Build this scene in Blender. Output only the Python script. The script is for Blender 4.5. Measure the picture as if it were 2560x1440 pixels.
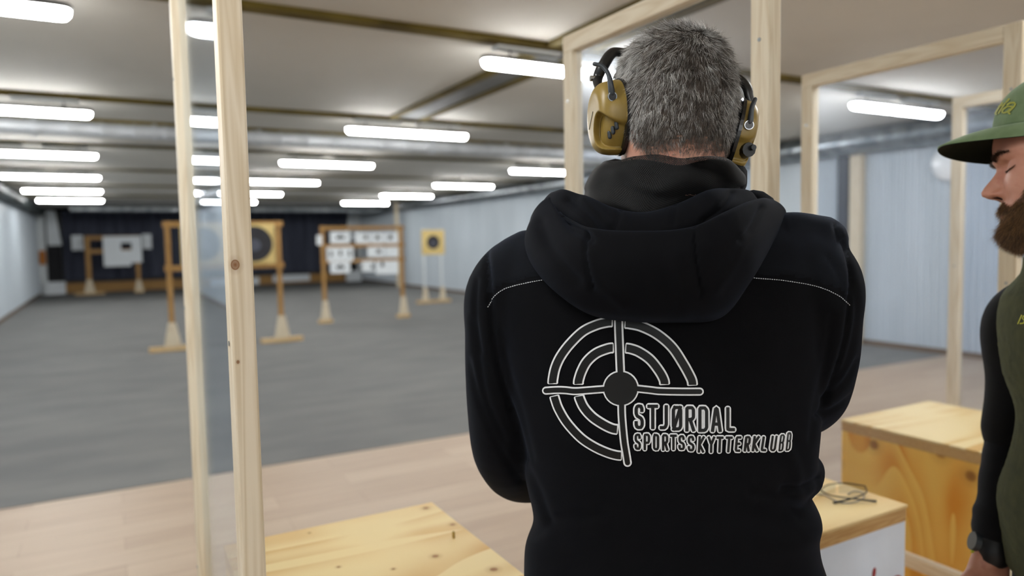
import bpy, bmesh, math, random
import numpy as np
from mathutils import Vector, Matrix, noise
from mathutils.bvhtree import BVHTree
R_ = math.radians
for o in list(bpy.data.objects): bpy.data.objects.remove(o)
C = bpy.context.scene.collection
# ---------------------------------------------------------------- camera
CX, CY, FP = 1280., 720., 1800.
CAMZ = 1.5
_a = np.array([272 - CX, 620 - CY]); _d = np.array([1, -0.019])
_b = _a + (-FP*FP - _a @ _a)/(_a @ _d)*_d
_Y = np.array([_a[0], -_a[1], -FP]); _Y /= np.linalg.norm(_Y)
_X = np.array([_b[0], -_b[1], -FP]); _X /= np.linalg.norm(_X)
RC = np.array([_X, _Y, np.cross(_X, _Y)])
CAM = np.array([0, 0, CAMZ])
cd = bpy.data.cameras.new('camera'); cam = bpy.data.objects.new('camera', cd); C.objects.link(cam)
cd.sensor_width = 36; cd.lens = FP/2560*36; cd.clip_start = .02; cd.clip_end = 200
cam.matrix_world = Matrix([list(RC[0])+[0], list(RC[1])+[0], list(RC[2])+[CAMZ], [0, 0, 0, 1]])
cd.dof.use_dof = True; cd.dof.focus_distance = 1.0; cd.dof.aperture_fstop = 2.6
bpy.context.scene.camera = cam
# ---------------------------------------------------------------- light, exposure
sc = bpy.context.scene
w = bpy.data.worlds.new('world'); sc.world = w; w.use_nodes = True
w.node_tree.nodes['Background'].inputs[0].default_value = (.6, .65, .7, 1)
w.node_tree.nodes['Background'].inputs[1].default_value = .02
sc.view_settings.view_transform = 'Standard'; sc.view_settings.look = 'None'
sc.view_settings.exposure = 0.76; sc.view_settings.gamma = 1
LAMP_POWER = 36.0
ROOM = dict(x0=-2.05, x1=8.9, y0=-8.0, y1=29.0, z=2.87)

def ray(px, py): return RC @ np.array([px-CX, -(py-CY), -FP])
def onplane(px, py, ax, val):
    r = ray(px, py); return CAM + r*(val-CAM[ax])/r[ax]
def onx(px, py, v): return onplane(px, py, 0, v)
def ony(px, py, v): return onplane(px, py, 1, v)
def onz(px, py, v): return onplane(px, py, 2, v)

# ---------------------------------------------------------------- materials
def lin(c):
    return tuple(((x/255)/12.92 if x/255 <= .04045 else ((x/255+.055)/1.055)**2.4) for x in c)
def base_mat(name):
    m = bpy.data.materials.new(name); m.use_nodes = True
    nt = m.node_tree; b = nt.nodes['Principled BSDF']
    return m, nt, b
def N(nt, t, **kw):
    n = nt.nodes.new(t)
    for k, v in kw.items():
        if k.startswith('i_'): n.inputs[k[2:].replace('_', ' ')].default_value = v
        else: setattr(n, k, v)
    return n
def coords(nt, scale=(1, 1, 1), kind='Object'):
    tc = N(nt, 'ShaderNodeTexCoord'); mp = N(nt, 'ShaderNodeMapping')
    mp.inputs['Scale'].default_value = scale
    nt.links.new(tc.outputs[kind], mp.inputs['Vector']); return mp.outputs['Vector']
def ramp(nt, fac, stops):
    r = N(nt, 'ShaderNodeValToRGB'); e = r.color_ramp.elements
    while len(e) < len(stops): e.new(.5)
    for i, (p, c) in enumerate(stops):
        e[i].position = p; e[i].color = tuple(c)+(1,) if len(c) == 3 else c
    nt.links.new(fac, r.inputs[0]); return r.outputs[0]
def noisy(name, c1, c2, scale=(5, 5, 5), nscale=1., detail=4, rough=.7, spec=.3, metal=0., bump=0., bscale=None, sheen=0., kind='Object', p=(.35, .65)):
    m, nt, b = base_mat(name)
    v = coords(nt, scale, kind)
    n = N(nt, 'ShaderNodeTexNoise'); n.inputs['Scale'].default_value = nscale; n.inputs['Detail'].default_value = detail
    nt.links.new(v, n.inputs['Vector'])
    nt.links.new(ramp(nt, n.outputs[0], [(p[0], lin(c1)), (p[1], lin(c2))]), b.inputs['Base Color'])
    b.inputs['Roughness'].default_value = rough; b.inputs['Specular IOR Level'].default_value = spec
    b.inputs['Metallic'].default_value = metal
    if sheen:
        b.inputs['Sheen Weight'].default_value = sheen; b.inputs['Sheen Roughness'].default_value = .5
        b.inputs['Sheen Tint'].default_value = (.6, .68, .85, 1)
    if bump:
        v2 = coords(nt, bscale or scale, kind); n2 = N(nt, 'ShaderNodeTexNoise'); n2.inputs['Scale'].default_value = 1; n2.inputs['Detail'].default_value = 3
        nt.links.new(v2, n2.inputs['Vector'])
        bp = N(nt, 'ShaderNodeBump'); bp.inputs['Strength'].default_value = bump; bp.inputs['Distance'].default_value = .002
        nt.links.new(n2.outputs[0], bp.inputs['Height']); nt.links.new(bp.outputs[0], b.inputs['Normal'])
    return m
def flat(name, c, rough=.6, spec=.4, metal=0.):
    return noisy(name, tuple(max(0, x-3) for x in c), tuple(min(255, x+3) for x in c), (9, 9, 9), rough=rough, spec=spec, metal=metal)
def wood(name, light, mid, axis=2, ring=26., stretch=.06, knots=(), rough=.55, contrast=(.3, .7), fine=1.):
    """grain runs along axis; knots = [(centre, radius)] in object coordinates, in metres"""
    m, nt, b = base_mat(name)
    s = [ring]*3; s[axis] = ring*stretch
    v = coords(nt, s)
    n = N(nt, 'ShaderNodeTexNoise'); n.inputs['Scale'].default_value = 1; n.inputs['Detail'].default_value = 2; n.inputs['Distortion'].default_value = .6
    nt.links.new(v, n.inputs['Vector'])
    mul = N(nt, 'ShaderNodeMath', operation='MULTIPLY'); mul.inputs[1].default_value = 7.
    nt.links.new(n.outputs[0], mul.inputs[0])
    fr = N(nt, 'ShaderNodeMath', operation='PINGPONG'); fr.inputs[1].default_value = .5; nt.links.new(mul.outputs[0], fr.inputs[0])
    s2 = [220.]*3; s2[axis] = 5.
    n2 = N(nt, 'ShaderNodeTexNoise'); n2.inputs['Scale'].default_value = 1; nt.links.new(coords(nt, s2), n2.inputs['Vector'])
    add = N(nt, 'ShaderNodeMath', operation='MULTIPLY_ADD'); nt.links.new(n2.outputs[0], add.inputs[0]); add.inputs[1].default_value = .5*fine
    nt.links.new(fr.outputs[0], add.inputs[2])
    col = ramp(nt, add.outputs[0], [(contrast[0], lin(light)), (contrast[1]+.1, lin(mid))])
    for kc, kr in knots:
        tc = N(nt, 'ShaderNodeTexCoord'); sub = N(nt, 'ShaderNodeVectorMath', operation='SUBTRACT'); sub.inputs[1].default_value = kc
        nt.links.new(tc.outputs['Object'], sub.inputs[0])
        sca = N(nt, 'ShaderNodeVectorMath', operation='MULTIPLY'); q = [1, 1, 1]; q[axis] = .8; sca.inputs[1].default_value = q
        nt.links.new(sub.outputs[0], sca.inputs[0])
        ln = N(nt, 'ShaderNodeVectorMath', operation='LENGTH'); nt.links.new(sca.outputs[0], ln.inputs[0])
        dv = N(nt, 'ShaderNodeMath', operation='DIVIDE'); dv.inputs[1].default_value = kr*2.2; nt.links.new(ln.outputs['Value'], dv.inputs[0])
        fac = ramp(nt, dv.outputs[0], [(0, (1, 1, 1)), (.3, (.75, .75, .75)), (.42, (.95, .95, .95)), (.5, (.25, .25, .25)), (1, (0, 0, 0))])
        mx = N(nt, 'ShaderNodeMix', data_type='RGBA'); nt.links.new(fac, mx.inputs[0]); nt.links.new(col, mx.inputs[6])
        mx.inputs[7].default_value = lin((128, 82, 42))+(1,); col = mx.outputs[2]
    nt.links.new(col, b.inputs['Base Color'])
    b.inputs['Roughness'].default_value = rough; b.inputs['Specular IOR Level'].default_value = .3
    return m
def emit(name, c, s):
    m = bpy.data.materials.new(name); m.use_nodes = True; nt = m.node_tree; nt.nodes.clear()
    e = N(nt, 'ShaderNodeEmission'); e.inputs[0].default_value = tuple(c)+(1,); e.inputs[1].default_value = s
    o = N(nt, 'ShaderNodeOutputMaterial'); nt.links.new(e.outputs[0], o.inputs[0]); return m
def clear(name, tint, rough=.02, ior=1.5):
    m = bpy.data.materials.new(name); m.use_nodes = True; nt = m.node_tree; nt.nodes.clear()
    t = N(nt, 'ShaderNodeBsdfTransparent'); t.inputs[0].default_value = tint+(1,)
    g = N(nt, 'ShaderNodeBsdfGlossy'); g.inputs['Roughness'].default_value = rough; g.inputs[0].default_value = (.9, .95, 1, 1)
    lw = N(nt, 'ShaderNodeLayerWeight'); lw.inputs[0].default_value = .5   # Schlick: same reflectance from either side
    pw = N(nt, 'ShaderNodeMath', operation='POWER'); pw.inputs[1].default_value = 5; nt.links.new(lw.outputs['Facing'], pw.inputs[0])
    f = N(nt, 'ShaderNodeMath', operation='MULTIPLY_ADD'); f.inputs[1].default_value = .9; f.inputs[2].default_value = ((ior-1)/(ior+1))**2; nt.links.new(pw.outputs[0], f.inputs[0])
    mx = N(nt, 'ShaderNodeMixShader'); o = N(nt, 'ShaderNodeOutputMaterial')
    nt.links.new(f.outputs[0], mx.inputs[0]); nt.links.new(t.outputs[0], mx.inputs[1]); nt.links.new(g.outputs[0], mx.inputs[2]); nt.links.new(mx.outputs[0], o.inputs[0])
    return m

# ---------------------------------------------------------------- object helpers
FRAME = {}
def tag(o, label=None, cat=None, group=None, kind=None):
    if label: o['label'] = label
    if cat: o['category'] = cat
    if group: o['group'] = group
    if kind: o['kind'] = kind
    return o
def thing(name, loc=(0, 0, 0), rz=0., label=None, cat=None, group=None):
    o = bpy.data.objects.new(name, None); C.objects.link(o); o.location = loc; o.rotation_euler = (0, 0, rz)
    o.empty_display_size = .05
    FRAME[o.name] = Matrix.Translation(Vector(loc)) @ Matrix.Rotation(rz, 4, 'Z')
    return tag(o, label, cat, group)
def obj(name, bm, mat, parent=None, smooth=False, world=False, loc=None, sharp=None):
    """bm coordinates: the parent's own frame, or the world's when world=True; loc = origin for a top-level mesh"""
    me = bpy.data.meshes.new(name)
    if world and parent is not None: bmesh.ops.transform(bm, matrix=FRAME[parent.name].inverted(), verts=bm.verts)
    if loc is not None: bmesh.ops.translate(bm, vec=-Vector(loc), verts=bm.verts)
    bm.to_mesh(me); bm.free()
    if smooth: me.polygons.foreach_set('use_smooth', [True]*len(me.polygons))
    if sharp is not None:
        try: me.set_sharp_from_angle(angle=R_(sharp))
        except Exception: pass
    for q in (mat if isinstance(mat, (list, tuple)) else [mat]): me.materials.append(q)
    o = bpy.data.objects.new(name, me); C.objects.link(o)
    if parent is not None:
        o.parent = parent; FRAME[o.name] = FRAME[parent.name]
    else:
        FRAME[o.name] = Matrix.Translation(Vector(loc or (0, 0, 0)))
        if loc is not None: o.location = loc
    return o
def copy_tree(o, parent=None):
    c = o.copy(); C.objects.link(c); c.parent = parent
    for ch in list(o.children): copy_tree(ch, c)
    return c
def BM(): return bmesh.new()
def box(bm, x0, x1, y0, y1, z0, z1, bevel=0., seg=2):
    r = bmesh.ops.create_cube(bm, size=1); vs = r['verts']
    for v in vs:
        v.co = Vector(((x0+x1)/2+v.co.x*(x1-x0), (y0+y1)/2+v.co.y*(y1-y0), (z0+z1)/2+v.co.z*(z1-z0)))
    if bevel:
        es = list({e for v in vs for e in v.link_edges})
        bmesh.ops.bevel(bm, geom=es, offset=bevel, segments=seg, affect='EDGES', profile=.6)
    return bm
def cyl(bm, p0, p1, r0, r1=None, seg=20, cap=True):
    p0, p1 = Vector(p0), Vector(p1); d = p1-p0; r1 = r0 if r1 is None else r1
    M = Matrix.Translation((p0+p1)/2) @ d.to_track_quat('Z', 'Y').to_matrix().to_4x4()
    bmesh.ops.create_cone(bm, cap_ends=cap, segments=seg, radius1=r0, radius2=r1, depth=d.length, matrix=M); return bm
def cat1(P, n):
    """Catmull-Rom through the rows of P, n samples per span"""
    P = np.asarray(P, float); Q = np.vstack([2*P[0]-P[1], P, 2*P[-1]-P[-2]]); out = []
    for i in range(len(P)-1):
        a, b, c, d = Q[i:i+4]
        for t in np.arange(n)/n:
            out.append(.5*((2*b)+(c-a)*t+(2*a-5*b+4*c-d)*t*t+(3*b-a-3*c+d)*t**3))
    out.append(P[-1]); return np.array(out)
def grid_faces(bm, G, closed_u=False, closed_v=False, flip=False):
    """G: rows x cols x 3 -> quads"""
    n, m = G.shape[:2]; V = [[bm.verts.new(G[i, j]) for j in range(m)] for i in range(n)]
    for i in range(n if closed_u else n-1):
        for j in range(m if closed_v else m-1):
            q = [V[i][j], V[i][(j+1) % m], V[(i+1) % n][(j+1) % m], V[(i+1) % n][j]]
            if flip: q.reverse()
            bm.faces.new(q)
    return V
def tube(bm, P, rad, seg=12, caps=True, n=6, squash=None, up=None):
    """smooth tube through points P with radii rad; rounded ends"""
    P = np.asarray(P, float); rad = np.asarray(rad if np.ndim(rad) else [rad]*len(P), float)
    K = cat1(np.hstack([P, rad[:, None]]), n); pts = K[:, :3]; rr = np.maximum(K[:, 3], 1e-4)
    T = np.gradient(pts, axis=0); T /= np.linalg.norm(T, axis=1)[:, None]
    u = np.array(up if up is not None else ((0, 0, 1) if abs(T[0][2]) < .9 else (1, 0, 0)), float)
    if caps:
        e0 = [pts[0]-T[0]*rr[0]*k for k in (.9, .55)]; e1 = [pts[-1]+T[-1]*rr[-1]*k for k in (.55, .9)]
        pts = np.vstack([e0, pts, e1]); rr = np.concatenate([rr[0]*np.array([.4, .82]), rr, rr[-1]*np.array([.82, .4])])
        T = np.vstack([T[0], T[0], T, T[-1], T[-1]])
    G = []
    for p, t, r in zip(pts, T, rr):
        a = u-t*(u @ t); a /= np.linalg.norm(a); u = a; b = np.cross(t, a)
        th = np.linspace(0, 2*np.pi, seg, endpoint=False)
        sa, sb = squash or (1, 1)
        G.append(p+r*(np.cos(th)[:, None]*a*sa+np.sin(th)[:, None]*b*sb))
    V = grid_faces(bm, np.array(G), closed_v=True)
    if caps:
        bm.faces.new(V[0][::-1]); bm.faces.new(V[-1])
    return bm
def loft(bm, rings, cap=True):
    V = grid_faces(bm, np.array(rings), closed_v=True)
    if cap: bm.faces.new(V[0][::-1]); bm.faces.new(V[-1])
    return bm
def sring(cx, cy, z, a, bf, bb, e=2.2, n=48):
    """superellipse ring: half width a, forward depth bf, backward depth bb"""
    th = np.linspace(0, 2*np.pi, n, endpoint=False); c, s = np.cos(th), np.sin(th)
    x = np.sign(c)*np.abs(c)**(2/e)*a; y = np.sign(s)*np.abs(s)**(2/e)*np.where(s > 0, bf, bb)
    return np.stack([cx+x, cy+y, np.full(n, z)], 1)
def remesh(bm, vox, smooth=4, lam=.5):
    """voxel union of overlapping closed shells -> (verts, faces as numpy) via a temporary object"""
    me = bpy.data.meshes.new('tmp'); bmesh.ops.recalc_face_normals(bm, faces=bm.faces); bm.to_mesh(me); bm.free()
    o = bpy.data.objects.new('tmp', me); C.objects.link(o)
    md = o.modifiers.new('r', 'REMESH'); md.mode = 'VOXEL'; md.voxel_size = vox; md.adaptivity = 0
    dg = bpy.context.evaluated_depsgraph_get(); ev = o.evaluated_get(dg)
    m2 = bpy.data.meshes.new_from_object(ev)
    bpy.data.objects.remove(o); bpy.data.meshes.remove(me)
    smooth_mesh(m2, smooth, lam); return m2
def mesh_arrays(me):
    v = np.empty(len(me.vertices)*3); me.vertices.foreach_get('co', v); v = v.reshape(-1, 3)
    e = np.empty(len(me.edges)*2, int); me.edges.foreach_get('vertices', e); return v, e.reshape(-1, 2)
def smooth_mesh(me, it, lam=.5):
    v, e = mesh_arrays(me); n = len(v); deg = np.bincount(e.ravel(), minlength=n)[:, None].clip(1)
    for _ in range(it):
        s = np.zeros_like(v)
        for k in range(3):
            s[:, k] = np.bincount(e[:, 0], weights=v[e[:, 1], k], minlength=n)+np.bincount(e[:, 1], weights=v[e[:, 0], k], minlength=n)
        v = v+lam*(s/deg-v)
    me.vertices.foreach_set('co', v.ravel()); me.update()
def normals(me):
    a = np.empty(len(me.vertices)*3)
    me.vertex_normals.foreach_get('vector', a) if hasattr(me, 'vertex_normals') else me.vertices.foreach_get('normal', a)
    return a.reshape(-1, 3)
def mesh_obj(name, me, mat, parent=None):
    me.name = name; me.polygons.foreach_set('use_smooth', [True]*len(me.polygons)); me.materials.clear()
    for q in (mat if isinstance(mat, (list, tuple)) else [mat]): me.materials.append(q)
    o = bpy.data.objects.new(name, me); C.objects.link(o)
    if parent is not None: o.parent = parent; FRAME[o.name] = FRAME[parent.name]
    return o
def numpy_mesh(name, V, F, nper=4):
    me = bpy.data.meshes.new(name); F = np.asarray(F); V = np.asarray(V, float)
    me.vertices.add(len(V)); me.vertices.foreach_set('co', V.ravel())
    me.loops.add(F.size); me.loops.foreach_set('vertex_index', F.ravel().astype(np.int32))
    me.polygons.add(len(F)); me.polygons.foreach_set('loop_start', (np.arange(len(F))*nper).astype(np.int32))
    me.polygons.foreach_set('loop_total', np.full(len(F), nper, np.int32)); me.update(calc_edges=True); return me
# ================================================================= THE ROOM
M = {}
M['ceil'] = noisy('ceiling_board', (194, 191, 183), (202, 199, 191), (.8, .8, .8), rough=.8)
M['joint'] = noisy('mineral_wool_joint', (76, 64, 22), (104, 90, 38), (3, 3, 3), rough=.9)
M['grey_paint'] = flat('grey_paint', (98, 99, 98), .7)
M['wallwhite'] = noisy('white_sheet_steel', (194, 204, 212), (205, 214, 222), (1, 3, .4), rough=.45, spec=.4)
M['carpet'] = noisy('grey_carpet', (116, 117, 117), (127, 127, 126), (1.2, 3, 1), detail=5, rough=.95, spec=.1, bump=.4, bscale=(400, 400, 400))
M['base'] = flat('brown_skirting', (110, 88, 66), .7)
M['pine'] = wood('planed_pine', (222, 210, 186), (206, 189, 160), 2, fine=.9)
M['pine_y'] = wood('planed_pine_rail', (222, 210, 186), (206, 189, 160), 1)
M['pine_x'] = wood('planed_pine_cross', (216, 188, 140), (196, 160, 108), 0)
M['oldpine'] = wood('yellowed_pine', (176, 136, 80), (150, 110, 58), 2)
M['oldpine_x'] = wood('yellowed_pine_rail', (176, 136, 80), (150, 110, 58), 0)
M['lamp'] = emit('lamp_glow', (1., 1., .985), LAMP_POWER)
M['lampbody'] = flat('lamp_housing', (92, 92, 90), .6)
M['black'] = flat('black_plastic', (22, 22, 24), .4)
M['galv'] = noisy('galvanised_steel', (120, 128, 134), (176, 182, 186), (6, 6, 6), rough=.32, metal=.9)
M['duct_white'] = noisy('pale_duct', (176, 180, 184), (200, 204, 208), (4, 4, 4), rough=.4, metal=.3)
M['darkduct'] = noisy('dark_duct_wrap', (58, 66, 68), (82, 90, 90), (3, 3, 3), rough=.5, metal=.3)
M['pane'] = clear('acrylic_pane', (.93, .95, .975), .04); M['pane2'] = clear('fluted_pane', (.92, .94, .975), .2)
M['lit'] = flat('white_strip_and_glow', (240, 246, 248), .5)  # white for corner strips and the lamplight strips above each lamp
M['curtain'] = noisy('dark_curtain', (66, 69, 82), (80, 84, 98), (6, 6, .5), rough=.95, spec=.1)
M['paper'] = flat('white_card', (232, 238, 242), .8)
M['grey_ink'] = flat('dark_grey_print', (50, 50, 54), .8)
M['ink'] = flat('black_ink', (30, 30, 34), .8)
M['buff'] = noisy('buff_target_card', (206, 180, 116), (220, 196, 134), (4, 4, 4), rough=.85)

def laminate():
    m, nt, b = base_mat('laminate_floor')
    v = coords(nt, (1, 1, 1)); br = N(nt, 'ShaderNodeTexBrick'); br.offset = .37
    br.inputs['Scale'].default_value = 1; br.inputs['Brick Width'].default_value = 1.25; br.inputs['Row Height'].default_value = .19
    br.inputs['Mortar Size'].default_value = .0012; br.inputs['Color1'].default_value = lin((190, 171, 150))+(1,); br.inputs['Color2'].default_value = lin((177, 156, 136))+(1,)
    br.inputs['Mortar'].default_value = lin((150, 126, 108))+(1,); nt.links.new(v, br.inputs['Vector'])
    n = N(nt, 'ShaderNodeTexNoise'); n.inputs['Scale'].default_value = 1; n.inputs['Detail'].default_value = 5; nt.links.new(coords(nt, (1.6, 22, 1)), n.inputs['Vector'])
    mx = N(nt, 'ShaderNodeMix', data_type='RGBA', blend_type='MULTIPLY'); mx.inputs[0].default_value = .55
    nt.links.new(br.outputs[0], mx.inputs[6]); nt.links.new(ramp(nt, n.outputs[0], [(.3, (.72, .68, .66)), (.7, (1, 1, 1))]), mx.inputs[7])
    nt.links.new(mx.outputs[2], b.inputs['Base Color']); b.inputs['Roughness'].default_value = .5; b.inputs['Specular IOR Level'].default_value = .35
    return m
def struct(name, bm, mat, smooth=False):
    o = obj(name, bm, mat, smooth=smooth); o['kind'] = 'structure'; return o
X0, X1, Y0, Y1, H = ROOM['x0'], ROOM['x1'], ROOM['y0'], ROOM['y1'], ROOM['z']
YC = 5.02
struct('floor', box(BM(), X0-.1, X1+.1, Y0-.1, YC, -.1, 0), laminate())
struct('floor', box(BM(), X0-.1, X1+.1, YC, Y1+.1, -.1, .004), M['carpet'])
struct('ceiling', box(BM(), X0-.1, X1+.1, Y0-.1, Y1+.1, H, H+.1), M['ceil'])
def corrugated(x, side, y0, y1, z0, z1, pitch=.09, d=.015):
    bm = BM(); n = int((y1-y0)/pitch)*6; ys = np.linspace(y0, y1, n+1)
    xs = x+side*np.clip(np.sin((ys-y0)/pitch*2*np.pi)*1.6, -1, 1)*d
    xs2 = np.full_like(xs, x+side*.09)
    P = np.array([[[a, b, z0] for a, b in zip(xs, ys)], [[a, b, z1] for a, b in zip(xs, ys)], [[a, b, z1] for a, b in zip(xs2, ys)], [[a, b, z0] for a, b in zip(xs2, ys)]])
    grid_faces(bm, P, closed_u=True, flip=side > 0); return bm
struct('wall_right', corrugated(X1, 1, Y0, Y1, 0, H), M['wallwhite'])
struct('wall_left', corrugated(X0, -1, Y0, Y1, 0, H), M['wallwhite'])
struct('wall_back', box(BM(), X0-.1, X1+.1, Y1-.01, Y1+.1, 0, H), M['grey_paint'])
struct('wall_front', box(BM(), X0-.1, X1+.1, Y0-.1, Y0, 0, H), M['wallwhite'])
struct('baseboard_right', box(BM(), X1-.03, X1-.008, Y0, Y1-.6, 0, .07, .004), M['base'])
struct('baseboard_left', box(BM(), X0+.008, X0+.03, Y0, Y1-.9, 0, .07, .004), M['base'])
# ceiling joints: strips over each row of lamps, and a channel that runs down the range
ROWS = [-6.1, -2.6, .95, 4.45, 7.68, 11.1, 14.5, 18.0, 21.5]
k = 1
for y in (.9, 4.37, 7.62, 8.95, 11.0, 14.4, 18.0, 21.5):
    struct('trim_%d' % k, box(BM(), X0, X1, y-.055, y+.055, H-.035, H), M['joint']); k += 1
for dx in (0, .34):
    struct('trim_%d' % k, box(BM(), 2.72+dx, 2.80+dx, -.5, 7.6, H-.03, H), M['joint']); k += 1
struct('trim_%d' % k, box(BM(), 2.80, 3.06, -.5, 7.6, H-.015, H), M['grey_paint']); k += 1
struct('trim_%d' % k, box(BM(), X0, X1, 24.2, 24.45, H-.16, H), M['grey_paint']); k += 1

# ================================================================= LAMPS
def make_lamp():
    """1.55 m weatherproof fluorescent lamp, origin at its middle, bottom of the diffuser at z=-.05"""
    t = thing('ceiling_lamp')
    def capsule(w, z0, z1, L, inset=0.):
        bm = BM(); rings = []
        def outline(w, L):
            th = np.linspace(-np.pi/2, np.pi/2, 7); r = w
            a = [(L/2-r+r*math.cos(q), r*math.sin(q)) for q in th]; b = [(-x, -y) for x, y in a]
            return a+b
        prof = [(z0, .62), (z0+.35*(z1-z0), .9), (z1-.12*(z1-z0), 1.), (z1, .97)] if inset else [(z0, 1.), (z1-.01, 1.), (z1, .8)]
        for z, s in prof:
            rings.append([(x-(np.sign(x)*(1-s)*w), y*s, z) for x, y in outline(w, L)])
        return loft(bm, rings)
    d = obj('diffuser', capsule(.054, -.036, .014, 1.43, .3), M['lamp'], t)
    b = obj('housing', capsule(.064, .014, .045, 1.45), M['lampbody'], t, sharp=40)
    for s in (-.5, .5):
        bm = BM(); cyl(bm, (s, 0, .05), (s, 0, .14), .006, seg=8); box(bm, s-.03, s+.03, -.04, .04, .046, .054)
        obj('hanger', bm, M['black'], t)
    for s in (-.36, .36): obj('lamplight_strip', box(BM(), s-.26, s+.26, -.05, .05, .095, .115, .004), M['lit'], t)  # white strips added for the glow of lamplight on the ceiling joint
    return t
COLS = [(-.79, 'left'), (3.0, 'middle'), (6.92, 'right')]
LZ = 2.72
lamp0 = make_lamp(); first = True
ordn = {8: 'nearest the dark back curtain', 7: 'second from the dark back curtain', 6: 'third from the dark back curtain', 5: 'fourth from the dark back curtain',
        4: 'fifth from the dark back curtain, just before the round duct', 3: 'sixth from the dark back curtain, the nearest one in view', 2: 'seventh from the dark back curtain', 1: 'eighth from the dark back curtain', 0: 'ninth from the dark back curtain'}
for ci, (x, nm) in enumerate(COLS):
    for ri, y in enumerate(ROWS):
        o = lamp0 if first else copy_tree(lamp0); first = False
        o.location = (x-(.035 if nm == 'left' and ri == 3 else 0), y, LZ)
        tag(o, 'fluorescent ceiling lamp in the %s row, %s' % (nm, ordn[ri].split(',')[0]), 'ceiling lamp', 'fluorescent lamps hanging under the ceiling')

# ================================================================= DUCTS
def duct(name, p0, p1, r, mat, label, ribs=.12, flange=None):
    t = thing(name, p0, 0, label, 'duct'); p0 = Vector(p0); p1 = Vector(p1); d = (p1-p0); L = d.length; d.normalize()
    n = int(L/ribs); pts = []; rr = []
    for i in range(n+1):
        q = i*L/n
        for dq, dr in ((0, 0), (ribs*.42, 0), (ribs*.46, .006), (ribs*.54, .006), (ribs*.58, 0)):
            if q+dq <= L: pts.append(p0+d*(q+dq)); rr.append(r+dr)
    T = np.array(d); u = np.array((0, 0, 1.)); b = np.cross(T, u); th = np.linspace(0, 2*np.pi, 28, endpoint=False)
    G = [np.array(p)+q*(np.cos(th)[:, None]*u+np.sin(th)[:, None]*b) for p, q in zip(pts, rr)]
    obj('duct_pipe', loft(BM(), G), mat, t, world=True, smooth=True, sharp=50)
    if flange:
        for q in np.arange(flange, L, flange):
            c = p0+d*q; bm = BM(); cyl(bm, c-d*.02, c+d*.02, r+.016, seg=28)
            obj('joint_collar', bm, mat, t, world=True)
            bm = BM(); cyl(bm, c+Vector((0, 0, r)), (c.x, c.y, H), .006, seg=6); obj('hanger_rod', bm, M['black'], t, world=True)
    return t
duct('ventilation_duct', (8.70, -1.5, 2.71), (8.70, 27.4, 2.71), .15, M['galv'], 'large galvanised spiral duct running along the top of the right corrugated wall', .1, 3.4)
duct('ventilation_duct', (-1.86, 6.0, 2.70), (-1.86, 27.6, 2.70), .14, M['darkduct'], 'dark duct running along the top of the left white wall', .5, 3.4)
duct('ventilation_duct', (-1.7, 8.9, 2.755), (8.5, 8.9, 2.755), .078, M['duct_white'], 'slim round metal duct crossing the whole ceiling from wall to wall', .3, 1.1)
duct('ventilation_duct', (-.9, 24.0, 2.62), (8.3, 24.0, 2.62), .07, M['galv'], 'thin metal duct crossing the ceiling just in front of the dark back curtain', .3, 1.6)

# ================================================================= BACK OF THE RANGE
YB = 28.55
bm = BM(); xs = np.linspace(-1.35, 8.9, 260)
G = np.array([[[x, YB+.03*math.sin(x*14)+.012*math.sin(x*37), z] for x in xs] for z in (.42, 1.2, 2.0, 2.80)])
grid_faces(bm, G, flip=True)
G2 = G.copy(); G2[..., 1] += .02; grid_faces(bm, G2)
o = obj('back_curtain', bm, M['curtain'], smooth=True, loc=(3.8, YB, .42)); tag(o, 'wide dark navy curtain hanging across the far end of the range', 'curtain')
o = obj('kick_board', box(BM(), -1.35, 8.2, YB-.12, YB-.05, 0, .34, .01), M['oldpine_x'], loc=(3.4, YB-.1, 0)); tag(o, 'long low brown board on the floor beneath the dark curtain', 'board')
# side baffles at both ends of the curtain
def baffle(xw, s, label):
    t = thing('side_baffle', (xw, 28.3, 0), 0, label, 'baffle')
    def q(a, b, z0, z1, y0, y1, c=None):
        x = sorted((xw+s*a, xw+s*b)); return box(BM(), x[0], x[1], y0, y1, z0, z1, .005)
    obj('corner_strip', q(.02, .24, .0, 2.72, 28.36, 28.42), M['lit'], t, world=True)
    bm = BM(); y0, y1 = 28.1, 28.13
    vs = [(xw+s*.30, 2.78), (xw+s*.56, 2.78), (xw+s*.70, 1.62), (xw+s*.30, 1.62)]
    for yy in (y0, y1):
        f = bm.faces.new([bm.verts.new((x, yy, z)) for x, z in vs])
    bm.verts.ensure_lookup_table()
    for i in range(4): bm.faces.new([bm.verts[i], bm.verts[(i+1) % 4], bm.verts[4+(i+1) % 4], bm.verts[4+i]])
    bmesh.ops.recalc_face_normals(bm, faces=bm.faces)
    obj('slanted_panel', bm, M['paper'], t, world=True)
    obj('dark_opening', q(.28, .68, .42, 1.62, 28.1, 28.2), M['ink'], t, world=True)
    obj('base_panel', q(.16, .74, .0, .42, 28.0, 28.2), M['paper'], t, world=True)
    return t
baffle(X0, 1, 'white slanted side baffle in the far left corner beside the dark curtain')
baffle(X1, -1, 'white slanted side baffle in the far right corner beside the dark curtain')
o = obj('warning_box', box(BM(), X0+.04, X0+.22, 28.22, 28.34, 1.0, 1.45, .01), flat('orange_paint', (196, 122, 40)), loc=(X0+.13, 28.3, 1.0)); tag(o, 'small orange box in the far left corner of the range', 'box')
o = obj('thin_post', box(BM(), 8.42, 8.52, 23.0, 23.1, 0, 2.83, .004), M['pine'], loc=(8.6, 23.05, 0)); tag(o, 'thin upright pine post against the white wall at the far right', 'post')
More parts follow.
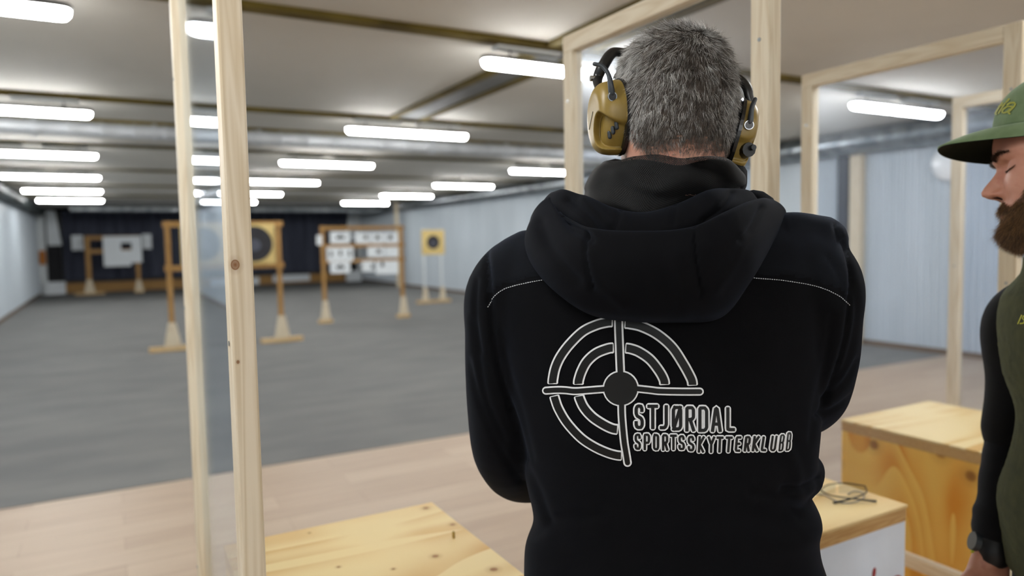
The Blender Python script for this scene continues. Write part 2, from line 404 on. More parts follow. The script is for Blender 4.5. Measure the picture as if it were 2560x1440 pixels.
o = obj('card_sheet', box(BM(), 3.2, 4.9, YB-.17, YB-.13, .02, .3, .003), M['paper'], loc=(4, YB-.15, .02)); tag(o, 'long white card leaning on the low brown board at the range end', 'card')
o = obj('card_sheet', box(BM(), 5.4, 6.8, YB-.17, YB-.13, .08, .34, .003), M['paper'], loc=(6, YB-.15, .08)); tag(o, 'white card leaning on the low brown board behind the paper rack', 'card')

# ================================================================= TARGET STANDS
def foot(t, x, y, h=.32, w=.10, along='x', L=.62):
    bm = BM(); z = .07
    vs = [(-w*1.05, z), (w*1.05, z), (w*.45, z+h), (-w*.45, z+h)]
    a = [bm.verts.new((x+p, y-.05, q)) for p, q in vs]; b = [bm.verts.new((x+p, y-.02, q)) for p, q in vs]
    bm.faces.new(a[::-1]); bm.faces.new(b)
    for i in range(4): bm.faces.new([a[i], a[(i+1) % 4], b[(i+1) % 4], b[i]])
    bmesh.ops.recalc_face_normals(bm, faces=bm.faces)
    f = obj('foot', box(BM(), x-L/2, x+L/2, y-.05, y+.05, .004, .07, .006), M['pine_x'], t, world=True)
    obj('gusset', bm, M['pine'], f, world=True)
def leg(t, x, y, z1, mat='oldpine', wd=.07):
    return obj('leg', box(BM(), x-wd/2, x+wd/2, y-.02, y+.03, .07, z1, .004), M[mat], t, world=True)
def disc(cx, cy, cz, r, th=.004, seg=40):
    return cyl(BM(), (cx, cy, cz), (cx, cy-th, cz), r, seg=seg)
def bullseye(cx, cy, cz, w, r, label, hole=False, group=None):
    t = thing('bullseye_target', (cx, cy, cz-w/2), 0, label, 'target', group)
    obj('card', box(BM(), cx-w/2, cx+w/2, cy-.012, cy, cz-w/2, cz+w/2), M['buff'], t, world=True)
    obj('black_ring', disc(cx, cy-.012, cz, r), M['grey_ink'], t, world=True)
    obj('centre_mark', disc(cx, cy-.016, cz-.02, r*.35), M['mid_ink'], t, world=True)
    return t
M['mid_ink'] = flat('worn_centre', (86, 88, 100), .8)
# stand with two large bull's-eyes
t = thing('target_stand', (1.5, 11.4, 0), 0, "wooden stand carrying two large bull's-eye targets behind the near wooden post", 'target stand')
for x in (.74, 2.27):
    leg(t, x, 11.4, 1.86); foot(t, x, 11.4, .34, .11)
for z in (1.2, 1.83): obj('crossbar', box(BM(), .68, 2.34, 11.36, 11.40, z-.05, z+.03, .004), M['oldpine_x'], t, world=True)
bullseye(1.2, 11.35, 1.53, .6, .24, "buff square bull's-eye target hidden partly by the far thin post")
bullseye(1.91, 11.35, 1.52, .6, .265, "buff square bull's-eye target with worn centre right of the near post")
# rack with three rails of paper figures
t = thing('target_rack', (4.3, 13.6, 0), 0, 'wooden rack with three rails full of small paper targets', 'target stand')
for x in (3.52, 5.08):
    leg(t, x, 13.6, 1.84); foot(t, x, 13.6, .36, .09, L=.26)
for z in (1.80, 1.46, 1.17): obj('crossbar', box(BM(), 3.47, 5.13, 13.56, 13.60, z-.04, z+.03, .004), M['oldpine_x'], t, world=True)
def paper_target(zx0, zy0, zx1, zy1, figs, label, y=13.55):
    p0 = ony(600+zx0/3.428, 480+zy0/3.428, y); p1 = ony(600+zx1/3.428, 480+zy1/3.428, y)
    x0, x1, z1, z0 = p0[0], p1[0], p0[2], p1[2]
    t = thing('paper_target', (x0, y, z0), 0, label, 'target', 'small paper targets on the wooden rack')
    obj('sheet', box(BM(), x0, x1, y-.006, y, z0, z1), M['paper'], t, world=True)
    for (fx, fz, fw, fh) in figs:
        a = x0+(x1-x0)*fx; c = z0+(z1-z0)*fz; bm = BM()
        box(bm, a-fw/2, a+fw/2, y-.009, y-.0065, c-fh/2, c+fh/2, 0)
        cyl(bm, (a, y-.0065, c+fh/2+.012), (a, y-.009, c+fh/2+.012), min(fw, fh)*.45, seg=16)
        obj('black_figure', bm, M['ink'], t, world=True)
    return t
paper_target(770, 340, 945, 440, [(.5, .5, .16, .05)], 'white paper target at the left end of the top rail of the rack')
paper_target(985, 345, 1115, 440, [(.7, .5, .07, .05)], 'white paper target second along the top rail of the rack')
paper_target(1120, 345, 1235, 440, [(.5, .5, .09, .05)], 'white paper target third along the top rail of the rack')
paper_target(1240, 345, 1355, 440, [(.4, .5, .08, .06)], 'white paper target at the right end of the top rail of the rack')
paper_target(742, 475, 975, 590, [(.15, .5, .04, .08), (.5, .55, .04, .08), (.85, .5, .04, .08)], 'wide white paper target with three black figures on the middle rail')
paper_target(1090, 470, 1240, 555, [(.65, .5, .09, .05)], 'white paper target with one black figure on the middle rail')
paper_target(1245, 470, 1355, 555, [], 'blank white paper at the right end of the middle rail')
paper_target(772, 600, 945, 692, [(.5, .5, .16, .05)], 'white paper target hanging under the lowest rail at the left')
paper_target(1045, 592, 1150, 680, [(.85, .4, .05, .05)], 'white paper target under the middle of the lowest rail')
paper_target(1160, 592, 1355, 700, [(.3, .7, .07, .06)], 'white paper target under the right end of the lowest rail')
paper_target(655, 370, 705, 455, [], 'narrow white paper sticking out left of the rack')
# lone bull's-eye near the right wall
t = thing('target_stand', (6.93, 16.4, 0), 0, "low stand with two thin white uprights beside the right wall", 'target stand')
M['whitepaint'] = flat('white_paint', (214, 220, 222), .6)
for x in (6.70, 7.16):
    obj('upright', box(BM(), x-.025, x+.025, 16.4, 16.44, .07, 1.82, .003), M['whitepaint'], t, world=True); foot(t, x, 16.4, .32, .085, L=.42)
bullseye(6.94, 16.38, 1.49, .60, .17, "small buff target with one solid black disc near the right wall")
# far low stand with the torn sheet
t = thing('target_stand', (.2, 27, 0), 0, 'brown wooden stand behind a torn white sheet at the far left', 'target stand')
leg(t, -.6, 27, 1.9, wd=.14); leg(t, .82, 27, 1.88, wd=.12); foot(t, -.6, 27, .42, .15, L=.85); foot(t, .82, 27, .35, .12, L=.3)
for z in (1.84, 1.40): obj('crossbar', box(BM(), -.66, .9, 26.95, 26.99, z-.07, z+.06, .004), M['oldpine_x'], t, world=True)
bm = BM()
for a, b_, c, d_ in ((-.16, .35, .90, 1.88), (.35, .66, 1.66, 1.88), (.35, .62, .90, 1.42), (.62, .66, 1.0, 1.42), (.66, .95, 1.0, 1.88)):
    box(bm, a, b_, 26.90, 26.92, c, d_)
bmesh.ops.remove_doubles(bm, verts=bm.verts, dist=.0005)
o = obj('target_sheet', bm, M['paper'], loc=(.4, 26.9, .9)); tag(o, 'large torn white sheet with a square hole on the far left stand', 'target sheet')
o = obj('target_sheet', box(BM(), -1.05, -.72, 27.5, 27.52, 1.45, 1.93), M['paper'], loc=(-.9, 27.5, 1.45)); tag(o, 'small white sheet hanging left of the far stand before the dark curtain', 'target sheet')
o = obj('target_sheet', box(BM(), 1.0, 1.28, 27.5, 27.52, 1.45, 1.95), M['paper'], loc=(1.1, 27.5, 1.45)); tag(o, 'small white sheet hanging right of the far stand before the dark curtain', 'target sheet')
for x in (-.97, -.80, 1.05, 1.23):
    o = obj('hanging_cord', cyl(BM(), (x, 27.51, 1.94), (x, 27.51, H-.001), .004, seg=6), M['black'], loc=(x, 27.51, 1.94)); tag(o, 'thin cord at the %s of the small white sheet %s of the far stand' % (('left edge', 'right edge')[x in (-.80, 1.23)], ('left', 'right')[x > 0]), 'cord')

# ================================================================= RIGHT WALL FITTINGS
o = obj('cable_cover', box(BM(), 8.82, 8.9, 6.38, 6.54, .0, 2.56, .01), flat('dark_grey_plastic', (62, 66, 76)), loc=(8.86, 6.46, 0)); tag(o, 'tall dark grey cover strip on the right corrugated wall', 'cover strip')
o = obj('wall_batten', box(BM(), 8.80, 8.9, 6.17, 6.34, 0, 2.56, .006), M['pine'], loc=(8.85, 6.25, 0)); tag(o, 'upright pine batten beside the dark strip on the right wall', 'batten')
bm = BM(); prof = [(0, .20), (.03, .215), (.05, .20), (.07, .15), (.082, .08), (.087, .001)]
th = np.linspace(0, 2*np.pi, 40, endpoint=False)
loft(bm, [[(8.885-d, 5.05+r*math.cos(q), 2.33+r*math.sin(q)) for q in th] for d, r in prof]); bmesh.ops.recalc_face_normals(bm, faces=bm.faces)
o = obj('convex_mirror', bm, noisy('mirror_white', (240, 244, 246), (248, 250, 251), (2, 2, 2), rough=.22, metal=.0, spec=.8), smooth=True, loc=(8.885, 5.05, 2.33)); tag(o, 'round shiny convex disc mounted high on the right corrugated wall', 'mirror')
bm = BM(); box(bm, 8.86, 8.885, 3.62, 3.86, 1.3, 1.75)
t = thing('notice_sheet', (8.87, 3.74, 1.3), 0, 'white notice with a blue mark on the corrugated wall behind the bearded man', 'notice')
obj('sheet', bm, M['paper'], t, world=True); obj('blue_mark', box(BM(), 8.852, 8.861, 3.70, 3.78, 1.48, 1.58), flat('blue_print', (70, 74, 150)), t, world=True)

# ================================================================= LANE DIVIDERS
def divider(x, y0, y1, ztop, label, knots=()):
    """pine frame, 36 mm thick, 48 mm deep posts, with a clear pane set in it"""
    t = thing('lane_divider', (x, (y0+y1)/2, 0), 0, label, 'divider', 'pine framed lane dividers')
    near = M['pine']
    if knots: near = wood('planed_pine_knotty', (224, 211, 188), (207, 190, 160), 2, knots=[(tuple(Vector(c)-Vector((x, (y0+y1)/2, 0))), r) for c, r in knots], ring=18, fine=1.0)
    obj('post', box(BM(), x-.018, x+.018, y0, y0+.048, 0, ztop, .0035), near, t, world=True)
    obj('post', box(BM(), x-.018, x+.018, y1-.048, y1, 0, ztop-.048, .0035), M['pine'], t, world=True)
    obj('top_rail', box(BM(), x-.018, x+.018, y0+.0485, y1, ztop-.048, ztop, .0035), M['pine_y'], t, world=True)
    obj('bottom_rail', box(BM(), x-.018, x+.018, y0+.0485, y1-.0485, .395, .435, .0035), M['pine_y'], t, world=True)
    bm = BM(); box(bm, x-.002, x+.002, y0+.046, y1-.046, .434, ztop-.047); obj('clear_pane', bm, M['pane'] if x < .5 else M['pane2'], t, world=True)
    for y in (y0+.024, y1-.024):
        for z in (.7, 1.35, 1.9):
            bm = BM(); cyl(bm, (x-.0185, y, z), (x-.0195, y, z), .004, seg=10); obj('screw', bm, M['galv'], t, world=True)
    return t
DX = [.173, 1.2, 2.27, 3.27]
kn = [ony(588, 662, 1.15), ony(595, 905, 1.15), ony(612, 337, 1.16)]
divider(DX[0], 1.15, 1.945, 2.15, 'nearest pine divider, a narrow pair of upright posts with a clear pane', [(tuple(kn[0]), .0062), (tuple(kn[1]), .0022), (tuple(kn[2]), .003)])
divider(DX[1], 1.037, 1.79, 2.087, 'pine divider directly behind the man in ear defenders')
divider(DX[2], 1.09, 1.825, 2.085, 'pine divider behind the bearded man, rail rising over the lamp')
divider(DX[3], 1.05, 1.846, 2.085, 'farthest pine divider, half hidden by the bearded man')
# ================================================================= BENCHES
def plywood(name, light, mid, axis, origin, knots, swirl=(3.2, 3.2, 3.2)):
    m, nt, b = base_mat(name)
    s = list(swirl); s[axis] *= .22
    v = coords(nt, s); n = N(nt, 'ShaderNodeTexNoise'); n.inputs['Scale'].default_value = 1; n.inputs['Detail'].default_value = 1.5; n.inputs['Distortion'].default_value = .8
    nt.links.new(v, n.inputs['Vector'])
    mul = N(nt, 'ShaderNodeMath', operation='MULTIPLY'); mul.inputs[1].default_value = 9; nt.links.new(n.outputs[0], mul.inputs[0])
    fr = N(nt, 'ShaderNodeMath', operation='FRACT'); nt.links.new(mul.outputs[0], fr.inputs[0])
    n2 = N(nt, 'ShaderNodeTexNoise'); n2.inputs['Scale'].default_value = 2.2; nt.links.new(coords(nt, (1, 1, 1)), n2.inputs['Vector'])
    mm = N(nt, 'ShaderNodeMath', operation='MULTIPLY'); nt.links.new(fr.outputs[0], mm.inputs[0]); nt.links.new(ramp(nt, n2.outputs[0], [(.34, (.12, .12, .12)), (.58, (1, 1, 1))]), mm.inputs[1])
    col = ramp(nt, mm.outputs[0], [(.1, lin(light)), (.9, lin(mid))])
    for kc, kr in knots:
        kc = tuple(Vector(kc)-Vector(origin))
        tc = N(nt, 'ShaderNodeTexCoord'); sub = N(nt, 'ShaderNodeVectorMath', operation='SUBTRACT'); sub.inputs[1].default_value = kc; nt.links.new(tc.outputs['Object'], sub.inputs[0])
        ln = N(nt, 'ShaderNodeVectorMath', operation='LENGTH'); nt.links.new(sub.outputs[0], ln.inputs[0])
        dv = N(nt, 'ShaderNodeMath', operation='DIVIDE'); dv.inputs[1].default_value = kr*3; nt.links.new(ln.outputs['Value'], dv.inputs[0])
        fac = ramp(nt, dv.outputs[0], [(0, (1, 1, 1)), (.28, (.85, .85, .85)), (.4, (.25, .25, .25)), (.9, (0, 0, 0))])
        mx = N(nt, 'ShaderNodeMix', data_type='RGBA'); nt.links.new(fac, mx.inputs[0]); nt.links.new(col, mx.inputs[6]); mx.inputs[7].default_value = lin((148, 92, 34))+(1,); col = mx.outputs[2]
    nt.links.new(col, b.inputs['Base Color']); b.inputs['Roughness'].default_value = .5; b.inputs['Specular IOR Level'].default_value = .3
    return m
M['ply_side'] = wood('pine_panel', (232, 188, 114), (216, 166, 88), 2, ring=12)
M['white_panel'] = flat('white_panel', (226, 236, 250), .45)
def bench(x0, x1, y0, y1, label, top_m, side_m, front_m):
    o0 = ((x0+x1)/2, (y0+y1)/2, 0); t = thing('shooting_bench', o0, 0, label, 'bench', 'plywood shooting benches')
    obj('top', box(BM(), x0, x1, y0, y1, .7925, .80, .0015), top_m, t, world=True)
    obj('top_batten', box(BM(), x0+.002, x1-.002, y0+.002, y1-.002, .757, .792, .002), M['oldpine_l'], t, world=True)
    obj('side_panel', box(BM(), x0+.003, x0+.021, y0+.022, y1-.022, 0, .7565, .001), side_m, t, world=True)
    obj('side_panel', box(BM(), x1-.021, x1-.003, y0+.022, y1-.022, 0, .7565, .001), side_m, t, world=True)
    obj('front_panel', box(BM(), x0+.003, x1-.003, y0+.004, y0+.0215, 0, .7565, .001), front_m, t, world=True)
    obj('rear_panel', box(BM(), x0+.003, x1-.003, y1-.0215, y1-.004, 0, .7565, .001), side_m, t, world=True)
    return t, o0
M['oldpine_l'] = wood('plywood_edge', (206, 168, 112), (186, 142, 84), 0, ring=60)
def kz(l): return [(tuple(onz(px, py, .80)), r) for px, py, r in l]
c1 = ((.2+.73)/2, (1.09+1.77)/2, 0)
top1 = plywood('plywood_top_knotty', (233, 208, 150), (206, 156, 84), 0, c1, kz([(1066, 1270, .008), (1133, 1311, .0065), (1090, 1390, .0075), (1236, 1423, .0085), (848, 1417, .004), (985, 1422, .004), (775, 1332, .003)]))
top2 = plywood('plywood_top', (231, 208, 154), (208, 166, 98), 0, (0, 0, 0), [])
side3k = [(onx(*p, 2.39), r) for p, r in (((2185, 1112), .017), ((2352, 1130), .019), ((2427, 1190), .017), ((2095, 1158), .014), ((2250, 1093), .012))]
c3 = ((2.387+2.95)/2, (1.12+1.745)/2, 0)
side3 = plywood('plywood_side_knotty', (255, 206, 100), (232, 150, 40), 2, c3, [(tuple(p), r) for p, r in side3k], swirl=(3, 3, 3))
bench(.2, .727, 1.09, 1.77, 'plywood bench with knots and a cartridge case on it, beside the nearest divider', top1, M['ply_side'], M['white_panel'])
b2, _ = bench(1.235, 1.768, 1.094, 1.77, 'plywood bench with a white front panel and spectacles on top', top2, M['ply_side'], M['white_panel'])
bench(2.387, 2.95, 1.12, 1.745, 'plywood bench with golden knotty side next to the bearded man', top2, side3, M['ply_side'])
bench(3.5, 4.05, 1.12, 1.80, 'plywood bench mostly hidden behind the bearded man', top2, M['ply_side'], M['ply_side'])
# red lettering on the white panel of the middle bench (only its tops reach the frame)
bm = BM(); yb = 1.094+.004-.0015
def blob(cx, cz, a, b_, rot=0.):
    th = np.linspace(0, 2*np.pi, 28, endpoint=False); f = []
    for yy in (yb, yb+.0012): f.append([(cx+a*math.cos(q)*math.cos(rot)-b_*math.sin(q)*math.sin(rot), yy, cz+a*math.cos(q)*math.sin(rot)+b_*math.sin(q)*math.cos(rot)) for q in th])
    loft(bm, f)
pA = ony(2186, 1432, yb); pB = ony(2240, 1455, yb)
blob(pA[0], pA[2], .0065, .013, -.2)
P = [(pB[0]+.024*math.cos(q), yb, pB[2]+.018*math.sin(q)-.006) for q in np.linspace(.3, 2.6, 12)]
tube(bm, P, [.005]*len(P), seg=6, squash=(1, 1))
bmesh.ops.recalc_face_normals(bm, faces=bm.faces)
for v in bm.verts: v.co.y = min(max(v.co.y, yb), yb+.0012)
obj('red_lettering', bm, flat('red_print', (158, 44, 44)), b2, world=True)['label'] = 'red lettering on the white panel'
# screws in the corner of the white panel
p = ony(2259, 1298, 1.098); bm = BM(); cyl(bm, (p[0], 1.098, p[2]), (p[0], 1.0965, p[2]), .003, seg=12); obj('screw', bm, M['galv'], b2, world=True)

# brass case standing on the near bench
p = onz(1134, 1345, .80)
t = thing('cartridge_case', (p[0], p[1], .80), 0, 'tiny brass cartridge case standing on the near plywood bench', 'cartridge case')
M['brass'] = noisy('brass', (150, 122, 48), (176, 146, 64), (30, 30, 30), rough=.3, metal=.8)
th = np.linspace(0, 2*np.pi, 16, endpoint=False)
loft_p = [(0, .0033), (.0012, .0033), (.0014, .0028), (.0022, .0028), (.0026, .0031), (.0145, .0030), (.015, .0027), (.0148, .0024), (.006, .0022)]
obj('case_wall', loft(BM(), [[(r*math.cos(q), r*math.sin(q), z) for q in th] for z, r in loft_p]), M['brass'], t, smooth=True, sharp=35)

# spectacles on the middle bench
g0 = onz(2100, 1240, .80)
gt = thing('safety_glasses', (g0[0], g0[1], .80), R_(-20), 'clear shooting glasses with dark arms lying on the white-fronted bench', 'glasses')
M['lens'] = clear('clear_lens', (.9, .92, .94), .03)
def lens(s):
    n = 12; G = []
    for i in range(7):
        v = i/6; G.append([(s*(.005+.062*(j/(n-1))), .012-.022*(j/(n-1))**2.2, .003+.027*v*(1-.35*(j/(n-1))**3)) for j in range(n)])
    bm = BM(); G = np.array(G); grid_faces(bm, G); G2 = G.copy(); G2[..., 1] += .0018; grid_faces(bm, G2, flip=True); return bm
obj('lens', lens(1), M['lens'], gt, smooth=True); obj('lens', lens(-1), M['lens'], gt, smooth=True)
bm = BM(); tube(bm, [(-.066, -.01, .026), (-.03, .008, .030), (0, .013, .030), (.03, .008, .030), (.066, -.01, .026)], .0015, seg=8); obj('brow_bar', bm, M['black'], gt, smooth=True)
for s, c in ((1, [(.066, -.01, .026), (.055, -.03, .015), (.0, -.045, .008), (-.05, -.05, .004)]), (-1, [(-.066, -.01, .026), (-.05, -.035, .018), (.01, -.06, .012), (.06, -.062, .004)])):
    bm = BM(); tube(bm, c, [.002, .0018, .0022, .0032], seg=8); obj('temple_arm', bm, M['black'], gt, smooth=True)
bm = BM(); q = [onz(px, py, .802) for px, py in ((2032, 1235), (2060, 1237), (2085, 1250), (2110, 1258), (2140, 1255), (2160, 1243), (2155, 1232), (2135, 1228), (2120, 1236))]
tube(bm, q, .0016, seg=6); o = obj('cord', bm, flat('grey_cord', (150, 146, 140)), loc=tuple(q[0]), smooth=True); tag(o, 'thin pale cord curled around the spectacles on the bench', 'cord')
# ================================================================= PEOPLE: shared builders
class Fr:
    """a person's own frame: origin on the floor, x = image-right side, y = away; pixel rays expressed in it"""
    def __init__(s, ox, oy, rz):
        s.o = (ox, oy, 0); s.rz = rz; s.M = Matrix.Translation(s.o) @ Matrix.Rotation(rz, 4, 'Z'); s.I = np.array(s.M.inverted())
        s.c = s.I[:3, :3] @ CAM+s.I[:3, 3]
    def ray(s, px, py): return s.I[:3, :3] @ ray(px, py)
    def at(s, px, py, v): r = s.ray(px, py); return s.c+r*(v-s.c[1])/r[1]
HEADP = np.array([  # z, front y, back y, half width, exponent
    (-.135, .052, -.060, .054, 2.0), (-.122, .066, -.060, .055, 2.0), (-.114, .080, -.061, .050, 2.1), (-.104, .086, -.063, .056, 2.2), (-.088, .0855, -.068, .063, 2.2), (-.070, .0865, -.076, .068, 2.25),
    (-.048, .087, -.087, .072, 2.25), (-.022, .087, -.095, .0755, 2.25), (.0, .0875, -.0995, .077, 2.25), (.022, .0965, -.102, .0775, 2.25), (.05, .097, -.100, .0765, 2.2), (.075, .088, -.092, .071, 2.15),
    (.095, .068, -.076, .059, 2.1), (.108, .042, -.052, .041, 2.05), (.115, .018, -.028, .021, 2.0), (.1175, .002, -.010, .004, 2.0)])
def smooth01(x): x = np.clip(x, 0, 1); return x*x*(3-2*x)
def head_grid(nz=170, nt=150, nose=1., beardless=True):
    T = cat1(HEADP, 14); z = np.linspace(0, 1, nz); z = np.interp(z, [0, .08, .72, .92, 1], [-.135, -.112, .05, .108, .1175])
    cols = [np.interp(z, T[:, 0], T[:, k]) for k in range(1, 5)]
    th = np.linspace(0, 2*np.pi, nt, endpoint=False)
    # more columns across the face
    th = th-.55*np.cos(th)*(-1)*.5 if False else th+.28*np.cos(th)
    c, s = np.cos(th), np.sin(th); G = np.zeros((nz, nt, 3))
    for i, zz in enumerate(z):
        yf, yb, wd, e = (q[i] for q in cols); yc = (yf+yb)/2*.6
        G[i, :, 0] = np.sign(c)*np.abs(c)**(2/e)*wd
        G[i, :, 1] = yc+np.sign(s)*np.abs(s)**(2/e)*np.where(s > 0, yf-yc, yc-yb); G[i, :, 2] = zz
    x, y, zz = G[..., 0], G[..., 1], G[..., 2]; fr = smooth01((y-.03)/.05); ax = np.abs(x)
    ga = lambda a, m, sg: np.exp(-((a-m)/sg)**2)
    dy = np.zeros_like(x)
    # nose: bridge, tip, wings
    prof = np.interp(zz, [-.056, -.050, -.046, -.040, -.034, -.026, -.014, .000, .008, .02], [0, .004, .017, .0255, .0265, .0225, .0145, .0065, .0035, 0])
    wx = np.interp(zz, [-.05, -.042, -.03, -.01, .01], [.0105, .0115, .0095, .0075, .008])
    dy += nose*prof*np.exp(-(ax/wx)**2.4)
    dy += .0100*ga(ax, .0145, .0052)*ga(zz, -.0415, .0068)-.0025*ga(ax, .0205, .002)*ga(zz, -.041, .008)
    dy -= .010*ga(ax, .0078, .0036)*ga(zz, -.0475, .0028)
    # eye sockets, brow, cheeks
    dy -= .0125*ga(ax, .026, .015)*ga(zz, -.001, .0115)
    dy += .0045*ga(ax, .024, .020)*ga(zz, .017, .0075)
    dy += .0030*ga(ax, .043, .018)*ga(zz, -.028, .018)
    # eyeball under lids and lid fold
    dy += .0092*ga(ax, .0325, .0135)*ga(zz, -.003, .0090)
    dy -= .0022*ga(ax, .0315, .0150)*ga(zz, .0065, .0022)
    dy -= .0014*ga(ax, .0315, .0130)*ga(zz, -.0085, .0014)
    # mouth
    dy += .0052*ga(ax, 0, .020)*ga(zz, -.0665, .0055)+.0058*ga(ax, 0, .017)*ga(zz, -.0785, .0052)
    dy -= .0042*ga(ax, 0, .021)*ga(zz, -.0725, .0017); dy -= .0035*ga(ax, 0, .018)*ga(zz, -.0875, .005)
    dy -= .0018*ga(ax, 0, .0035)*ga(zz, -.058, .005); dy += .004*ga(ax, 0, .018)*ga(zz, -.101, .010)
    dy -= .0020*ga(ax, .028, .008)*ga(zz, -.052, .014)
    G[..., 1] += dy*fr
    # temples and cheek hollow
    G[..., 0] -= np.sign(x)*.003*ga(y, .05, .02)*ga(zz, .03, .02)
    return G
def ear(bm, side, T):
    """a modelled ear: rim, bowl and lobe"""
    G = []; n = 26; th = np.linspace(0, 2*np.pi, n, endpoint=False)
    def out(q, s): return np.stack([(-.012+.016*s*np.cos(q)*(1-.22*np.sin(q)))*1., -.012+.031*s*np.sin(q)], 1)
    for s, h in ((.55, 0.), (.95, .004), (1.05, .012), (1.0, .0165), (.86, .0165), (.74, .010), (.45, .004), (.12, .003)):
        o = out(th, s); lean = .35*(o[:, 0]+.0)
        G.append(np.stack([side*(.070+h-lean*1.), o[:, 0]-h*.35, o[:, 1]], 1))
    G = np.array(G); G = G @ T[:3, :3].T+T[:3, 3]
    V = grid_faces(bm, G, closed_v=True); bm.faces.new(V[-1])
def hand_shapes(bm, W, F, Pn, S, curl=.45, thumb=.5):
    W, F, Pn, S = (np.array(q, float) for q in (W, F, Pn, S)); n = lambda q: q/np.linalg.norm(q); F, Pn, S = n(F), n(Pn), n(S)
    for k in (-.028, -.010, .010, .027):
        tube(bm, [W+S*k*.55-F*.02, W+F*.045+S*k, W+F*.088+S*k*1.08], [.017, .0155, .0115], seg=10)
    for k, L, r in ((.032, .070, .0088), (.011, .079, .0090), (-.011, .073, .0086), (-.031, .057, .0078)):
        p = W+F*.086+S*k; d = F.copy(); P = [p-F*.012]; a = 0; P.append(p)
        for j, f in enumerate((.44, .31, .25)):
            a += curl*(.7+.35*j); dd = n(F*math.cos(a)+Pn*math.sin(a)+S*k*.6); p = p+dd*L*f; P.append(p)
        tube(bm, P, [r*1.05, r*1.05, r, r*.94, r*.78], seg=10, n=4)
    b = W+F*.02+S*.026+Pn*.006; d1 = n(F*.55+S*.75+Pn*.35*thumb*2); d2 = n(F*.85+S*.30+Pn*.55)
    tube(bm, [b-d1*.01, b+d1*.034, b+d1*.034+d2*.030, b+d1*.034+d2*.054], [.0145, .0115, .0100, .0078], seg=10, n=4)
def strands(name, roots, dirs, length, rad, parent, mats, curl=.15, down=.35, seed=1, droop=(0, 0, -1.), nseg=3):
    """tapered three-sided hairs as one mesh; roots, dirs (n,3); material index per hair"""
    rng = np.random.default_rng(seed); n = len(roots); D = dirs/np.linalg.norm(dirs, axis=1)[:, None]
    up = np.tile([.13, .21, .97], (n, 1)); A = np.cross(D, up); A /= np.linalg.norm(A, axis=1)[:, None]; B = np.cross(D, A)
    L = np.broadcast_to(length, (n,)); rr = np.broadcast_to(rad, (n,)); dr = np.array(droop)
    ph = rng.normal(0, curl, (n, 3)); V = np.zeros((n, nseg, 3, 3)); p = roots.copy(); d = D.copy()
    for k in range(nseg):
        r = rr*(1-.86*(k/(nseg-1))**1.6)
        for j in range(3):
            a = j*2*np.pi/3; V[:, k, j] = p+(A*math.cos(a)+B*math.sin(a))*r[:, None]
        d = d+dr*down/nseg+ph/nseg; d /= np.linalg.norm(d, axis=1)[:, None]; p = p+d*(L/(nseg-1))[:, None]
    idx = np.arange(n*nseg*3).reshape(n, nseg, 3); F = []
    for k in range(nseg-1):
        for j in range(3): F.append(np.stack([idx[:, k, j], idx[:, k, (j+1) % 3], idx[:, k+1, (j+1) % 3], idx[:, k+1, j]], 1))
    F = np.stack(F, 1).reshape(-1, 4); me = numpy_mesh(name, V.reshape(-1, 3), F)
    mi = rng.integers(0, len(mats), n) if len(mats) > 1 else np.zeros(n, int)
    for m in mats: me.materials.append(m)
    me.polygons.foreach_set('material_index', np.repeat(mi, (nseg-1)*3).astype(np.int32))
    me.polygons.foreach_set('use_smooth', [True]*len(me.polygons))
    o = bpy.data.objects.new(name, me); C.objects.link(o); o.parent = parent; FRAME[o.name] = FRAME[parent.name]; return o
def sample_grid(G, n, wfun, seed):
    """n random points on a grid surface, weighted by area*wfun(centre, normal) -> points, normals"""
    rng = np.random.default_rng(seed); a = G[:-1, :]; b = np.roll(G, -1, 1)[:-1]; c = np.roll(G, -1, 1)[1:]; d = G[1:, :]
    nrm = np.cross(b-a, d-a); area = np.linalg.norm(nrm, axis=-1); nn = nrm/(area[..., None]+1e-12); ctr = (a+b+c+d)/4
    w_ = (area*wfun(ctr, nn)).ravel(); w_ = np.clip(w_, 0, None); w_ /= w_.sum(); k = rng.choice(len(w_), n, p=w_)
    u, v = rng.random(n)[:, None], rng.random(n)[:, None]; f = lambda q: q.reshape(-1, 3)[k]
    P = f(a)*(1-u)*(1-v)+f(b)*u*(1-v)+f(c)*u*v+f(d)*(1-u)*v
    return P, f(nn), f(ctr)
def skin_mat(name, c1, c2, red=(196, 112, 92), redscale=26):
    m, nt, b = base_mat(name); n = N(nt, 'ShaderNodeTexNoise'); n.inputs['Scale'].default_value = redscale; n.inputs['Detail'].default_value = 5
    nt.links.new(coords(nt), n.inputs['Vector']); nt.links.new(ramp(nt, n.outputs[0], [(.3, lin(c1)), (.55, lin(c2)), (.82, lin(red))]), b.inputs['Base Color'])
    b.inputs['Roughness'].default_value = .5; b.inputs['Subsurface Weight'].default_value = .15; b.inputs['Subsurface Radius'].default_value = (1, .35, .2); b.inputs['Subsurface Scale'].default_value = .006
    n3 = N(nt, 'ShaderNodeTexNoise'); n3.inputs['Scale'].default_value = 900; nt.links.new(coords(nt), n3.inputs['Vector'])
    bp = N(nt, 'ShaderNodeBump'); bp.inputs['Strength'].default_value = .25; bp.inputs['Distance'].default_value = .0006; nt.links.new(n3.outputs[0], bp.inputs['Height']); nt.links.new(bp.outputs[0], b.inputs['Normal'])
    return m
def join_bm(bm, me):
    bm.from_mesh(me); bpy.data.meshes.remove(me)
